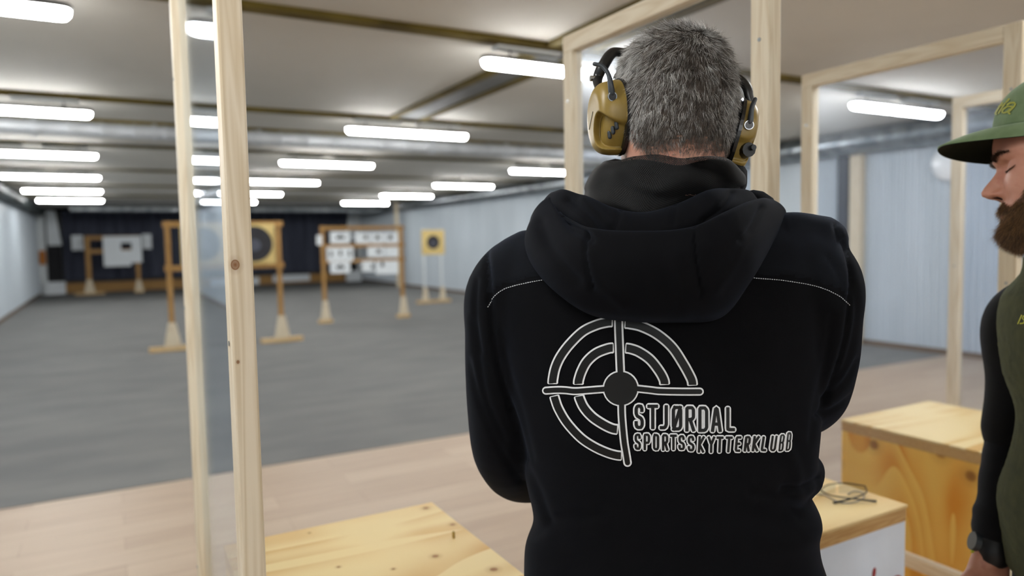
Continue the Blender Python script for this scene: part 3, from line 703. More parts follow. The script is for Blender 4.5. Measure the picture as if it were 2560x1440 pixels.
def legs_and_shoes(t, fr, xs, ankle_y, hip, mat_t, mat_s, top, spread=.0):
    """trousers as one mesh with two legs and a seat; a pair of shoes"""
    bm = BM()
    for s in (-1, 1):
        tube(bm, [(xs+s*.085, hip[1], hip[2]), (xs+s*.105, hip[1]+.01, .55), (xs+s*.115, ankle_y, .08)], [.098, .078, .062], seg=18)
    tube(bm, [(xs-.03, hip[1], hip[2]+.12), (xs-.02, hip[1], hip[2])], [.10, .12], seg=20, squash=(1, 1)); tube(bm, [(xs+.03, hip[1], hip[2]+.12), (xs+.02, hip[1], hip[2])], [.10, .12], seg=20)
    mesh_obj('trousers', remesh(bm, .011, 5), mat_t, t)
    for s in (-1, 1):
        G = []; cx = xs+s*.118
        for y, hw, h in ((-.09, .020, .05), (-.08, .036, .075), (-.04, .042, .085), (.02, .043, .08), (.09, .048, .055), (.14, .046, .045), (.17, .03, .032), (.18, .012, .02)):
            th = np.linspace(0, 2*np.pi, 18, endpoint=False)
            G.append([(cx+hw*math.cos(q), ankle_y+y, .006+max(0, h*(.5+.5*math.sin(q)))) for q in th])
        bm = loft(BM(), G); bmesh.ops.recalc_face_normals(bm, faces=bm.faces); obj('shoe', bm, mat_s, t, smooth=True)
def decal(name, shapes, bvh, fr, off, mat, parent, res=3.5):
    """printed or sewn marks laid on a cloth surface. shapes: (points in px, width px, cap) strokes; laid where the surface is"""
    bm = BM()
    def put(px, py, o):
        r = fr.ray(px, py); h = bvh.ray_cast(Vector(fr.c), Vector(r).normalized())
        return None if h[0] is None else h[0]+h[1]*o
    lay = 0
    for pts, wd, cap in shapes:
        lay += 1; o = off+(lay % 7)*2e-5
        pts = np.asarray(pts, float); seg = np.linalg.norm(np.diff(pts, axis=0), axis=1); cum = np.concatenate([[0], np.cumsum(seg)]); L = cum[-1]
        n = max(2, int(L/res)+1); s = np.linspace(0, L, n); P = np.stack([np.interp(s, cum, pts[:, 0]), np.interp(s, cum, pts[:, 1])], 1)
        T = np.gradient(P, axis=0) if n > 2 else np.tile(P[1]-P[0], (2, 1)); T /= np.linalg.norm(T, axis=1)[:, None]+1e-9
        if cap == 's': P = np.vstack([P[0]-T[0]*wd/2, P, P[-1]+T[-1]*wd/2]); T = np.vstack([T[:1], T, T[-1:]])
        m = max(2, int(wd/5)+1); Nn = np.stack([-T[:, 1], T[:, 0]], 1); rows = []
        offs = np.linspace(-.5, .5, m)*wd
        rws = [(p, nn, 1.) for p, nn in zip(P, Nn)]
        if cap == 'r':
            k = np.array([.998, .96, .87, .74, .58, .40, .2]); pre = [(P[0]-T[0]*wd/2*q, Nn[0], math.sqrt(max(0, 1-q*q))) for q in k]; post = [(P[-1]+T[-1]*wd/2*q, Nn[-1], math.sqrt(max(0, 1-q*q))) for q in k[::-1]]
            rws = pre+rws+post
        if cap == 'k':   # slightly rounded corners
            k = [(wd*.0, .72), (-wd*.10, .93)]
            rws = [(P[0], Nn[0], .80), (P[0]+T[0]*min(2.2, wd*.12), Nn[0], 1.)]+rws[1:-1]+[(P[-1]-T[-1]*min(2.2, wd*.12), Nn[-1], 1.), (P[-1], Nn[-1], .80)]
        prev = None
        for p, nn, q in rws:
            row = [put(*(p+nn*w_*q), o) for w_ in offs]
            row = None if any(v is None for v in row) else [bm.verts.new(v) for v in row]
            if prev and row:
                for j in range(m-1):
                    try: bm.faces.new([prev[j], row[j], row[j+1], prev[j+1]])
                    except ValueError: pass
            prev = row
    bmesh.ops.recalc_face_normals(bm, faces=bm.faces)
    for f in bm.faces:
        if f.normal.dot(Vector(fr.c)-f.calc_center_median()) < 0: f.normal_flip()
    o = obj(name, bm, mat, parent, smooth=True); return o
def crease(me, fr, lines, facing=True):
    """press folds into cloth along image-traced paths: (points, depth m, half width px)"""
    v, _ = mesh_arrays(me); nr = normals(me); to = fr.c-v; face = (nr*to).sum(1)/np.linalg.norm(to, axis=1)
    W = np.array(fr.M); wv = v @ W[:3, :3].T+W[:3, 3]-CAM; cc = wv @ RC; px = CX-FP*cc[:, 0]/cc[:, 2]; py = CY+FP*cc[:, 1]/cc[:, 2]
    disp = np.zeros(len(v))
    for pts, dep, hw in lines:
        p = cat1(pts, 6) if len(pts) > 2 else np.array(pts, float); best = np.full(len(v), 1e9)
        for a, b in zip(p[:-1], p[1:]):
            d = b-a; t = np.clip(((px-a[0])*d[0]+(py-a[1])*d[1])/(d @ d+1e-9), 0, 1); best = np.minimum(best, np.hypot(px-a[0]-t*d[0], py-a[1]-t*d[1]))
        disp -= dep*np.exp(-(best/hw)**2)
    m = smooth01((face+.05)/.25); v = v+nr*(disp*m)[:, None]; me.vertices.foreach_set('co', v.ravel()); me.update()
def cloth_noise(me, amp, sc, seed=0):
    v, _ = mesh_arrays(me); nr = normals(me)
    a = np.array([noise.noise(Vector((p[0]*sc[0]+seed, p[1]*sc[1], p[2]*sc[2]))) for p in v])
    v = v+nr*(a*amp)[:, None]; me.vertices.foreach_set('co', v.ravel()); me.update()
def fabric(name, c1, c2, sheen=.3, rough=.85, weave=2600, spec=.2, fuzz=.3, tint=(.55, .62, .8, 1)):
    m = noisy(name, c1, c2, (40, 40, 40), rough=rough, spec=spec, bump=fuzz, bscale=(weave, weave, weave), sheen=sheen)
    m.node_tree.nodes['Principled BSDF'].inputs['Sheen Tint'].default_value = tint; return m
def bvh_of(me):
    v, _ = mesh_arrays(me); return BVHTree.FromPolygons([tuple(q) for q in v], [tuple(p.vertices) for p in me.polygons])
# ================================================================= THE MAN WITH THE EAR DEFENDERS
AZ = R_(42); m1 = Fr(.736, .818, -AZ)
man = thing('person', m1.o, -AZ, 'man seen from behind, cropped grey hair, black hoodie with white target emblem', 'person')
M['hoodie'] = fabric('black_softshell', (2, 2, 4), (4, 4, 6), sheen=.045, spec=.12, tint=(.5, .65, 1, 1))
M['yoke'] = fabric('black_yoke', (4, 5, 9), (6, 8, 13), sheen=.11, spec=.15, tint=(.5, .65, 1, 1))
M['trouser'] = fabric('dark_trousers', (30, 32, 36), (38, 40, 44), sheen=.1)
M['shoe'] = flat('black_shoe', (26, 26, 28), .5)
M['skin1'] = skin_mat('skin_pink', (206, 150, 128), (214, 160, 138), (196, 128, 108))
Z1 = lambda py, d=1.07: CAMZ+(595-py)/FP*d
def uL(px, py, v=0.): return m1.at(px, py, v)
# --- hoodie body: rings from below the hem upward, silhouettes read off the photograph in the body's plane
rows = [(1640, 1322, 2082, .12, .13), (1540, 1316, 2084, .12, .13), (1440, 1314, 2078, .12, .13), (1372, 1316, 2056, .118, .13), (1320, 1334, 2050, .118, .13), (1285, 1332, 2060, .120, .13), (1245, 1322, 2042, .121, .13), (1210, 1316, 2018, .121, .13), (1180, 1313, 2046, .123, .133), (1140, 1312, 2044, .124, .135),
        (1050, 1292, 2052, .126, .14), (950, 1268, 2056, .127, .145), (850, 1246, 2070, .125, .14), (770, 1226, 2088, .118, .13), (700, 1222, 2104, .108, .12), (650, 1226, 2104, .098, .11), (612, 1252, 2080, .088, .10), (580, 1300, 2036, .080, .09), (552, 1360, 1990, .072, .08), (520, 1430, 1930, .064, .07), (490, 1500, 1850, .055, .06), (440, 1540, 1830, .05, .055)]
rings = []
for py, a, b, vb, vf in rows:
    A, B = uL(a, py), uL(b, py); cu = (A[0]+B[0])/2; cv = .012+.02*max(0, (700-py)/300)
    if py > 1000: cv -= .004
    rings.append(sring(cu, cv, (A[2]+B[2])/2, (B[0]-A[0])/2, vf, vb, 2.5 if py > 600 else 2.2, 64))
rings = np.array(rings); R2 = np.stack([cat1(rings[:, j], 4) for j in range(rings.shape[1])], 1)
bm = loft(BM(), R2)
def P1(l): return [uL(*q) for q in l]
tube(bm, P1([(1325, 668, .01), (1268, 730, .0), (1256, 850, .0), (1262, 1000, .015), (1278, 1135, .055), (1330, 1178, .17), (1440, 1150, .30), (1570, 1095, .345)]), [.060, .066, .061, .062, .063, .056, .046, .037], seg=24)
tube(bm, P1([(2000, 652, .01), (2042, 720, .0), (2044, 800, .0), (2034, 900, .02), (2012, 985, .07), (1960, 1010, .18), (1880, 1020, .29), (1790, 1050, .345)]), [.064, .064, .060, .061, .060, .054, .046, .038], seg=24)
# cloth bulges at the waist
tube(bm, P1([(2010, 1200, -.01), (2020, 1175, .02)]), [.028, .026], seg=16)
tube(bm, P1([(1985, 575, .0), (2060, 600, .0)]), [.030, .036], seg=16)
hd = remesh(bm, .0048, 7)
cloth_noise(hd, .004, (9, 9, 5), 3.1); cloth_noise(hd, .0014, (22, 22, 14), 8.)
crease(hd, m1, [
    ([(1212, 612), (1221, 690), (1226, 770), (1236, 860), (1258, 960), (1290, 1060), (1313, 1150)], .0065, 7), ([(2112, 602), (2130, 680), (2126, 770), (2112, 860), (2084, 950), (2052, 1040)], .0065, 7),
    ([(1215, 758), (1240, 724), (1268, 710), (1330, 693), (1384, 684)], .0022, 5), ([(1858, 684), (1960, 690), (2040, 703), (2092, 722), (2130, 752)], .0022, 5),
    ([(1180, 800), (1196, 900), (1215, 1000), (1260, 1100)], .004, 9), ([(1170, 900), (1200, 1010), (1250, 1120), (1300, 1200)], .003, 8), ([(1190, 700), (1188, 790), (1200, 880)], .003, 7),
    ([(2140, 720), (2143, 800), (2120, 900), (2090, 960)], .004, 8), ([(2146, 900), (2110, 960), (2060, 1000)], .004, 8), ([(2130, 990), (2090, 1020), (2045, 1040)], .0035, 7), ([(2070, 640), (2098, 690), (2108, 740)], .003, 8),
    ([(2092, 560), (2100, 600)], .006, 9), ([(2052, 1195), (2020, 1214), (1960, 1222)], .006, 10), ([(1316, 1170), (1345, 1230), (1370, 1300)], .004, 12), ([(2000, 1290), (1960, 1250), (1880, 1235)], .003, 14),
    ([(1240, 780), (1262, 900), (1300, 1020), (1330, 1150)], .0025, 10), ([(2080, 790), (2066, 900), (2040, 1010), (2028, 1100)], .0025, 10), ([(1330, 1340), (1400, 1300), (1500, 1290)], .003, 14), ([(1960, 1100), (1990, 1180), (1995, 1260)], -.004, 16)])
bv = bvh_of(hd)
# yoke faces above the seam take the smoother, lighter shoulder cloth
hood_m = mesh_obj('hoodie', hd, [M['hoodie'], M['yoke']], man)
v, _ = mesh_arrays(hd); W = np.array(m1.M); cc = (v @ W[:3, :3].T+W[:3, 3]-CAM) @ RC; pxs = CX-FP*cc[:, 0]/cc[:, 2]; pys = CY+FP*cc[:, 1]/cc[:, 2]
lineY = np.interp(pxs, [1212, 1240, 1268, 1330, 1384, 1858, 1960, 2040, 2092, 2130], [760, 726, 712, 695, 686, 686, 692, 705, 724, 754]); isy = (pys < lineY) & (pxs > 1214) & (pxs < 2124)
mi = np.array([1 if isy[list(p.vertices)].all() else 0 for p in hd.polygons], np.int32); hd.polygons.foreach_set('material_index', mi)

# --- hood: patches laid from image-traced rows, each with its own depth; columns run left to right round the back of the neck
def patch(rows, nu=14, nv=10):
    G = np.array([[m1.at(*q) for q in r] for r in rows]); G = np.stack([cat1(G[:, j], nv) for j in range(G.shape[1])], 1); return np.stack([cat1(G[i], nu) for i in range(G.shape[0])], 0)
def sheet(name, G, thick, mat, parent, noise_amp=.002, sc=14, seed=0, lines=()):
    bm = BM(); grid_faces(bm, G); bmesh.ops.recalc_face_normals(bm, faces=bm.faces); me = bpy.data.meshes.new(name); bm.to_mesh(me); bm.free()
    if len(me.polygons) and sum((Vector(m1.c)-p.center).dot(p.normal) for p in me.polygons) < 0: me.flip_normals()
    cloth_noise(me, noise_amp, (sc, sc, sc*.6), seed)
    if lines: crease(me, m1, lines)
    v, _ = mesh_arrays(me); nr = normals(me); n = G.shape[0]; m = G.shape[1]; A = v.reshape(n, m, 3); B = (v-nr*thick).reshape(n, m, 3); bpy.data.meshes.remove(me)
    bm = BM(); loop = np.concatenate([A, B[::-1]], 0); V = grid_faces(bm, loop, closed_u=True)
    for j in (0, m-1): 
        for i in range(n-1):
            try: bm.faces.new([V[i][j], V[i+1][j], V[2*n-2-i][j], V[2*n-1-i][j]])
            except ValueError: pass
    bmesh.ops.recalc_face_normals(bm, faces=bm.faces)
    return obj(name, bm, mat, parent, smooth=True)
# outer drape: lower edge tucked on the back -> bulge -> rolled rim -> down inside
outer = [
 [(1345, 560, .03), (1322, 640, -.02), (1372, 716, -.085), (1470, 785, -.112), (1590, 806, -.118), (1700, 806, -.118), (1800, 792, -.112), (1868, 716, -.09), (1925, 620, -.03), (1962, 545, .03)],
 [(1328, 552, .015), (1312, 610, -.045), (1352, 690, -.112), (1452, 762, -.140), (1585, 788, -.150), (1700, 790, -.152), (1800, 768, -.142), (1880, 690, -.118), (1938, 600, -.05), (1966, 535, .01)],
 [(1335, 530, .005), (1326, 580, -.06), (1378, 650, -.130), (1465, 705, -.160), (1590, 728, -.172), (1705, 728, -.174), (1805, 700, -.165), (1885, 630, -.132), (1938, 565, -.06), (1962, 522, .0)],
 [(1352, 508, .0), (1362, 552, -.06), (1412, 600, -.125), (1480, 632, -.160), (1590, 652, -.178), (1712, 648, -.180), (1810, 610, -.165), (1880, 565, -.128), (1925, 525, -.06), (1948, 508, .0)],
 [(1372, 494, .0), (1392, 528, -.055), (1436, 560, -.110), (1480, 578, -.146), (1590, 588, -.166), (1725, 576, -.168), (1812, 540, -.150), (1870, 510, -.115), (1908, 497, -.06), (1925, 497, .0)],
 [(1382, 495, .01), (1402, 526, -.045), (1440, 556, -.095), (1484, 573, -.132), (1590, 581, -.152), (1722, 569, -.154), (1806, 534, -.135), (1862, 508, -.10), (1900, 498, -.05), (1915, 500, .01)],
 [(1395, 510, .02), (1420, 540, -.03), (1455, 572, -.075), (1500, 592, -.105), (1590, 600, -.122), (1710, 588, -.124), (1790, 558, -.11), (1845, 528, -.08), (1880, 512, -.035), (1900, 512, .02)]]
hoodp = sheet('hood', patch(outer), .004, M['hoodie2'] if 'hoodie2' in M else M['hoodie'], hood_m, .003, 12, 5.,
    lines=[([(1463, 572), (1462, 600), (1466, 650), (1482, 730)], .0055, 4.5), ([(1736, 562), (1740, 640), (1756, 740)], .0045, 4.5), ([(1475, 640), (1500, 700), (1560, 760)], -.004, 16), ([(1350, 555), (1375, 620), (1440, 700)], .005, 14), ([(1420, 548), (1462, 575), (1480, 600)], .005, 8), ([(1395, 500), (1420, 560), (1462, 590)], .006, 10), ([(1860, 590), (1830, 660), (1790, 720)], -.003, 16), ([(1905, 520), (1880, 570), (1850, 600)], .005, 9), ([(1690, 640), (1700, 720), (1710, 780)], -.003, 18)])
# inner layer of the hood mouth
inner = [
 [(1380, 560, .03), (1420, 580, -.02), (1470, 600, -.07), (1530, 612, -.098), (1610, 614, -.106), (1700, 604, -.105), (1780, 575, -.09), (1850, 540, -.06), (1890, 520, -.01), (1905, 515, .03)],
 [(1352, 520, .02), (1392, 540, -.035), (1445, 570, -.085), (1520, 590, -.115), (1610, 592, -.124), (1700, 580, -.122), (1785, 548, -.108), (1850, 520, -.072), (1890, 505, -.02), (1902, 505, .02)],
 [(1358, 498, .02), (1396, 505, -.035), (1450, 530, -.082), (1518, 552, -.108), (1606, 556, -.116), (1694, 536, -.114), (1780, 502, -.10), (1838, 488, -.065), (1880, 490, -.02), (1895, 498, .02)],
 [(1376, 479, .02), (1412, 478, -.03), (1466, 494, -.068), (1528, 522, -.092), (1604, 534, -.10), (1690, 508, -.098), (1772, 478, -.085), (1828, 470, -.055), (1868, 478, -.015), (1888, 490, .02)],
 [(1386, 482, .03), (1420, 482, -.02), (1474, 500, -.055), (1532, 528, -.076), (1604, 540, -.084), (1686, 516, -.082), (1762, 488, -.07), (1812, 482, -.045), (1852, 488, -.005), (1872, 498, .03)],
 [(1405, 520, .04), (1440, 530, .0), (1490, 550, -.035), (1545, 570, -.055), (1604, 576, -.062), (1680, 560, -.06), (1745, 535, -.05), (1790, 525, -.025), (1825, 525, .01), (1850, 530, .04)]]
sheet('hood_lining', patch(inner), .003, M['hoodie'], hood_m, .0035, 16, 2., lines=[([(1560, 500), (1540, 560), (1520, 600)], .003, 6), ([(1688, 505), (1684, 560)], .003, 5), ([(1420, 500), (1470, 545), (1500, 590)], .005, 10), ([(1830, 480), (1800, 520), (1760, 550)], .004, 8), ([(1460, 500), (1520, 560)], -.003, 10)])

# --- perforated neck gaiter
def mesh_cloth():
    m = bpy.data.materials.new('perforated_black_mesh'); m.use_nodes = True; nt = m.node_tree; b = nt.nodes['Principled BSDF']
    uv = N(nt, 'ShaderNodeUVMap'); mp = N(nt, 'ShaderNodeMapping'); nt.links.new(uv.outputs[0], mp.inputs[0])
    sx = N(nt, 'ShaderNodeSeparateXYZ'); nt.links.new(mp.outputs[0], sx.inputs[0])
    def cell(off):
        outs = []
        for k, o in ((0, off), (1, off)):
            a = N(nt, 'ShaderNodeMath', operation='ADD'); a.inputs[1].default_value = o; nt.links.new(sx.outputs[k], a.inputs[0])
            f = N(nt, 'ShaderNodeMath', operation='FRACT'); nt.links.new(a.outputs[0], f.inputs[0])
            s_ = N(nt, 'ShaderNodeMath', operation='SUBTRACT'); s_.inputs[1].default_value = .5; nt.links.new(f.outputs[0], s_.inputs[0])
            q = N(nt, 'ShaderNodeMath', operation='MULTIPLY'); nt.links.new(s_.outputs[0], q.inputs[0]); nt.links.new(s_.outputs[0], q.inputs[1]); outs.append(q)
        ad = N(nt, 'ShaderNodeMath', operation='ADD'); nt.links.new(outs[0].outputs[0], ad.inputs[0]); nt.links.new(outs[1].outputs[0], ad.inputs[1]); return ad
    c1, c2 = cell(0.), cell(.5); mn = N(nt, 'ShaderNodeMath', operation='MINIMUM'); nt.links.new(c1.outputs[0], mn.inputs[0]); nt.links.new(c2.outputs[0], mn.inputs[1])
    hole = N(nt, 'ShaderNodeMath', operation='LESS_THAN'); hole.inputs[1].default_value = .045; nt.links.new(mn.outputs[0], hole.inputs[0])
    inv = N(nt, 'ShaderNodeMath', operation='SUBTRACT'); inv.inputs[0].default_value = 1; nt.links.new(hole.outputs[0], inv.inputs[1])
    nt.links.new(inv.outputs[0], b.inputs['Alpha']); b.inputs['Base Color'].default_value = lin((9, 9, 10))+(1,); b.inputs['Roughness'].default_value = .7; b.inputs['Specular IOR Level'].default_value = .25; b.inputs['Sheen Weight'].default_value = .06
    return m
M['gaiter'] = mesh_cloth(); M['gaiter_in'] = fabric('black_mesh_backing', (8, 8, 9), (11, 11, 12), sheen=.05)
def uv_sheet(name, G, mat, parent, cell=.0031):
    bm = BM(); uvl = bm.loops.layers.uv.new('UVMap'); V = [[bm.verts.new(G[i, j]) for j in range(G.shape[1])] for i in range(G.shape[0])]
    du = np.concatenate([[0], np.cumsum(np.linalg.norm(np.diff(G[G.shape[0]//2], axis=0), axis=1))]); dv = np.concatenate([[0], np.cumsum(np.linalg.norm(np.diff(G[:, G.shape[1]//2], axis=0), axis=1))])
    for i in range(G.shape[0]-1):
        for j in range(G.shape[1]-1):
            f = bm.faces.new([V[i][j], V[i][j+1], V[i+1][j+1], V[i+1][j]])
            for lp, (a, b) in zip(f.loops, ((i, j), (i, j+1), (i+1, j+1), (i+1, j))): lp[uvl].uv = (du[b]/cell, dv[a]/cell)
    bmesh.ops.recalc_face_normals(bm, faces=bm.faces); return obj(name, bm, mat, parent, smooth=True)
ga = [
 [(1405, 540, .03), (1440, 560, -.01), (1500, 570, -.045), (1560, 580, -.062), (1610, 582, -.068), (1690, 570, -.064), (1770, 545, -.05), (1830, 530, -.02), (1880, 520, .02), (1890, 510, .07)],
 [(1455, 500, .04), (1474, 500, -.005), (1515, 512, -.046), (1570, 530, -.070), (1612, 536, -.078), (1690, 512, -.074), (1770, 486, -.058), (1825, 478, -.020), (1850, 476, .02), (1858, 470, .07)],
 [(1462, 462, .05), (1480, 458, -.002), (1520, 470, -.044), (1570, 488, -.068), (1620, 490, -.078), (1700, 466, -.077), (1775, 450, -.066), (1835, 452, -.034), (1862, 462, .01), (1868, 458, .07)],
 [(1482, 428, .06), (1496, 424, .0), (1530, 428, -.040), (1580, 440, -.062), (1640, 446, -.072), (1705, 440, -.080), (1770, 420, -.076), (1830, 424, -.045), (1860, 440, .0), (1866, 440, .07)],
 [(1500, 412, .065), (1516, 408, .005), (1548, 403, -.034), (1590, 398, -.055), (1640, 402, -.066), (1705, 414, -.078), (1765, 394, -.084), (1822, 398, -.052), (1850, 422, -.008), (1858, 428, .06)],
 [(1506, 408, .07), (1524, 402, .01), (1556, 397, -.026), (1596, 390, -.046), (1644, 384, -.058), (1698, 394, -.066), (1748, 386, -.072), (1805, 390, -.044), (1836, 412, -.002), (1846, 424, .06)],
 [(1515, 418, .07), (1535, 412, .02), (1565, 408, -.014), (1600, 402, -.032), (1645, 396, -.043), (1698, 404, -.050), (1745, 398, -.050), (1790, 404, -.028), (1818, 424, .01), (1830, 434, .06)],
 [(1525, 450, .07), (1545, 446, .025), (1575, 444, -.006), (1610, 440, -.022), (1650, 438, -.030), (1698, 440, -.034), (1740, 440, -.032), (1780, 444, -.014), (1805, 456, .02), (1815, 464, .06)]]
GG = patch(ga, 10, 8)
# gathered ripples in the mesh cloth
for i in range(GG.shape[0]):
    for j in range(GG.shape[1]):
        p = Vector(GG[i, j]); q = noise.noise(Vector((p.x*22, p.z*60+p.x*14, 3.3)))*.0035+noise.noise(Vector((p.x*9, p.z*22, 7.7)))*.008+math.sin((p.x*.9+p.z*1.9)*58+noise.noise(p*11)*5)*.0042; GG[i, j, 1] += q*min(1, i/6); GG[i, j, 2] += q*.5*min(1, i/6)
gait = uv_sheet('neck_gaiter', GG, M['gaiter'], man)
n_in = GG[:int(GG.shape[0]*.60)].copy(); n_in[..., 1] += .0055
bm = BM(); grid_faces(bm, n_in[::2, ::2]); obj('gaiter_lining', bm, M['gaiter_in'], gait, smooth=True)
# front half of the gaiter and hood, round the throat
for nm, zc, rr, a, mt, pr in (('neck_gaiter_front', Z1(450), .034, .083, M['gaiter_in'], gait), ('hood_front', Z1(545), .036, .125, M['hoodie'], hood_m)):
    th = np.linspace(-.15, np.pi+.15, 18); cu = uL(1672, 500)[0]; bm = BM()
    tube(bm, [(cu+a*math.cos(q), .055+a*.8*math.sin(q), zc-.03*math.sin(q)) for q in th], [rr]*18, seg=14, n=2); obj(nm, bm, mt, pr, smooth=True)

# --- white yoke stitching and the printed emblem
def dashes(pts, step=5.6, ln=3.6, wd=1.7):
    p = cat1(pts, 12); cum = np.concatenate([[0], np.cumsum(np.linalg.norm(np.diff(p, axis=0), axis=1))]); out = []
    for s in np.arange(0, cum[-1]-ln, step):
        out.append(([[np.interp(s+q, cum, p[:, 0]), np.interp(s+q, cum, p[:, 1])] for q in (0, ln)], wd, 'b'))
    return out
M['thread'] = flat('white_thread', (196, 198, 202), .7)
decal('yoke_stitching', dashes([(1219, 768), (1236, 742), (1252, 728), (1275, 718), (1330, 705), (1380, 697)]), bv, m1, .0010, M['thread'], hood_m)
decal('yoke_stitching', dashes([(1856, 694), (1900, 697), (1960, 702), (2040, 716), (2090, 736), (2125, 764)]), bv, m1, .0010, M['thread'], hood_m)
zz = lambda l: [(1320+a/3.273, 760+b/3.273) for a, b in l]
def arc(l): return [tuple(q) for q in cat1(zz(l), 8)]
bands = [(arc([(204, 655), (206, 615), (226, 520), (270, 425), (345, 325), (450, 225), (560, 172), (650, 150), (694, 147)]), 88, 60), (arc([(790, 158), (835, 163), (930, 185), (1060, 250), (1180, 355), (1270, 490), (1325, 590), (1342, 632), (1346, 668)]), 90, 62),
         (arc([(216, 748), (226, 785), (254, 860), (320, 970), (430, 1090), (540, 1165), (650, 1215), (725, 1236), (770, 1240)]), 84, 58), (arc([(413, 660), (416, 622), (440, 548), (485, 468), (560, 402), (655, 364), (703, 358)]), 90, 62),
         (arc([(796, 360), (840, 366), (910, 392), (1000, 455), (1075, 550), (1112, 620), (1118, 662)]), 90, 62), (arc([(418, 748), (428, 782), (462, 850), (530, 925), (620, 985), (690, 1018), (738, 1026)]), 90, 62)]
bars = [(arc([(150, 708), (230, 703), (300, 704), (380, 712), (460, 708), (560, 700), (640, 694)]), 66, 40), (arc([(880, 690), (1000, 703), (1080, 712), (1250, 716), (1405, 716)]), 66, 40),
        (arc([(758, 580), (752, 440), (748, 330), (743, 200), (742, 90)]), 76, 46), (arc([(766, 790), (768, 900), (776, 1010), (788, 1130), (803, 1220), (815, 1296)]), 70, 42)]
hub = lambda r: [(zz([(760+q, 690), (760+q+1, 690)]), 2*math.sqrt(max(1, r*r-q*q))/3.273, 'b') for q in np.arange(-r+1, r, 2.)]
def hubs(r):
    c = zz([(760, 690)])[0]; return [([(c[0]-.6, c[1]), (c[0]+.6, c[1])], 2*r/3.273, 'r')]
M['print_w'] = flat('white_print', (232, 234, 236), .6); M['print_k'] = noisy('black_vinyl_print', (5, 5, 5), (7, 7, 7), (3, 3, 3), rough=.45, spec=.4)
LET = {'S': [[(.95, .2), (.95, .12), (.8, 0), (.2, 0), (0, .12), (0, .34), (.15, .46), (.85, .58), (1, .7), (1, .88), (.82, 1), (.18, 1), (0, .88), (0, .78)]], 'T': [[(-.05, 0), (1.05, 0)], [(.5, 0), (.5, 1)]], 'J': [[(.75, 0), (.75, .84), (.55, 1), (0, 1)]],
       'O': [[(.2, 0), (.8, 0), (1, .12), (1, .88), (.8, 1), (.2, 1), (0, .88), (0, .12), (.2, 0)]], 'R': [[(0, 1), (0, 0), (.8, 0), (1, .1), (1, .42), (.8, .53), (.1, .53)], [(.5, .53), (1.02, 1)]],
       'D': [[(0, 1), (0, 0), (.75, 0), (1, .12), (1, .88), (.75, 1), (0, 1)]], 'A': [[(-.08, 1), (.4, 0), (.6, 0), (1.08, 1)], [(.12, .72), (.88, .72)]], 'L': [[(.05, 0), (.05, 1), (1.05, 1)]],
       'P': [[(0, 1), (0, 0), (.8, 0), (1, .1), (1, .45), (.8, .56), (.1, .56)]], 'K': [[(0, 0), (0, 1)], [(1, 0), (.08, .52), (1.02, 1)]], 'Y': [[(-.05, 0), (.5, .5), (1.05, 0)], [(.5, .5), (.5, 1)]],
       'E': [[(.95, 0), (0, 0), (0, 1), (.95, 1)], [(0, .48), (.8, .48)]], 'U': [[(0, 0), (0, .88), (.2, 1), (.8, 1), (1, .88), (1, 0)]], 'B': [[(0, 1), (0, 0), (.78, 0), (.96, .1), (.96, .38), (.8, .48), (.05, .48)], [(.8, .48), (1, .6), (1, .9), (.8, 1), (0, 1)]]}
LET['Ø'] = LET['O']+[[(.05, 1.0), (.95, .0)]]
def word(seq, wd):
    out = []
    wd0 = wd
    for ch, x0, x1, yt, yb, sh in seq:
        wd = min(wd0, (x1-x0)*.36 if ch in 'BU' else 99)
        for s in LET[ch]:
            out.append((zz([(x0+wd/2+(x1-x0-wd)*a+sh*(1-b), yt+wd/2+(yb-yt-wd)*b) for a, b in s]), wd))
    return out
w1 = word([('S', 872, 948, 820, 1022, 0), ('T', 980, 1062, 822, 1022, 0), ('J', 1078, 1158, 826, 1024, 0), ('Ø', 1176, 1262, 832, 1034, 0), ('R', 1286, 1366, 834, 1042, 0), ('D', 1392, 1474, 836, 1046, 0), ('A', 1500, 1580, 838, 1046, 0), ('L', 1618, 1690, 844, 1040, 0)], 27)
w2 = word([('S', 872, 925, 1058, 1192, 0), ('P', 946, 1000, 1058, 1194, 0), ('O', 1022, 1074, 1060, 1196, 0), ('R', 1096, 1148, 1062, 1198, 0), ('T', 1164, 1216, 1066, 1194, 0), ('S', 1230, 1284, 1070, 1194, 0), ('S', 1306, 1362, 1076, 1204, 0), ('K', 1388, 1440, 1080, 1214, 6), ('Y', 1468, 1526, 1082, 1216, 3),
           ('T', 1538, 1592, 1082, 1214, 5), ('T', 1610, 1664, 1082, 1212, 8), ('E', 1688, 1736, 1080, 1208, 10), ('R', 1762, 1812, 1078, 1206, 12), ('K', 1828, 1880, 1078, 1204, 14), ('L', 1898, 1944, 1082, 1204, 16), ('U', 1974, 2024, 1076, 1204, 16), ('B', 2046, 2086, 1066, 1204, 16), ('B', 2106, 2142, 1048, 1198, 12)], 20)
white = [(p, a/3.273, 'k') for p, a, b in bands]+[(p, a/3.273, 'r') for p, a, b in bars]+hubs(147)+[(p, (wd+26)/3.273, 'r') for p, wd in w1]+[(p, (wd+22)/3.273, 'r') for p, wd in w2]
def shrink(p, d):
    p = np.array(p); a = p[0]+(p[1]-p[0])/np.linalg.norm(p[1]-p[0])*d; b = p[-1]+(p[-2]-p[-1])/np.linalg.norm(p[-2]-p[-1])*d; return np.vstack([a, p[1:-1], b])
black = [(shrink(p, 4.1), b/3.273, 'b') for p, a, b in bands]+[(p, b/3.273, 'r') for p, a, b in bars]+hubs(135)+[(p, wd/3.273, 's' if wd > 24 else 's') for p, wd in w1+w2]
decal('emblem_outline', white, bv, m1, .0007, M['print_w'], hood_m)['label'] = 'white outlines of the printed target emblem and club name'
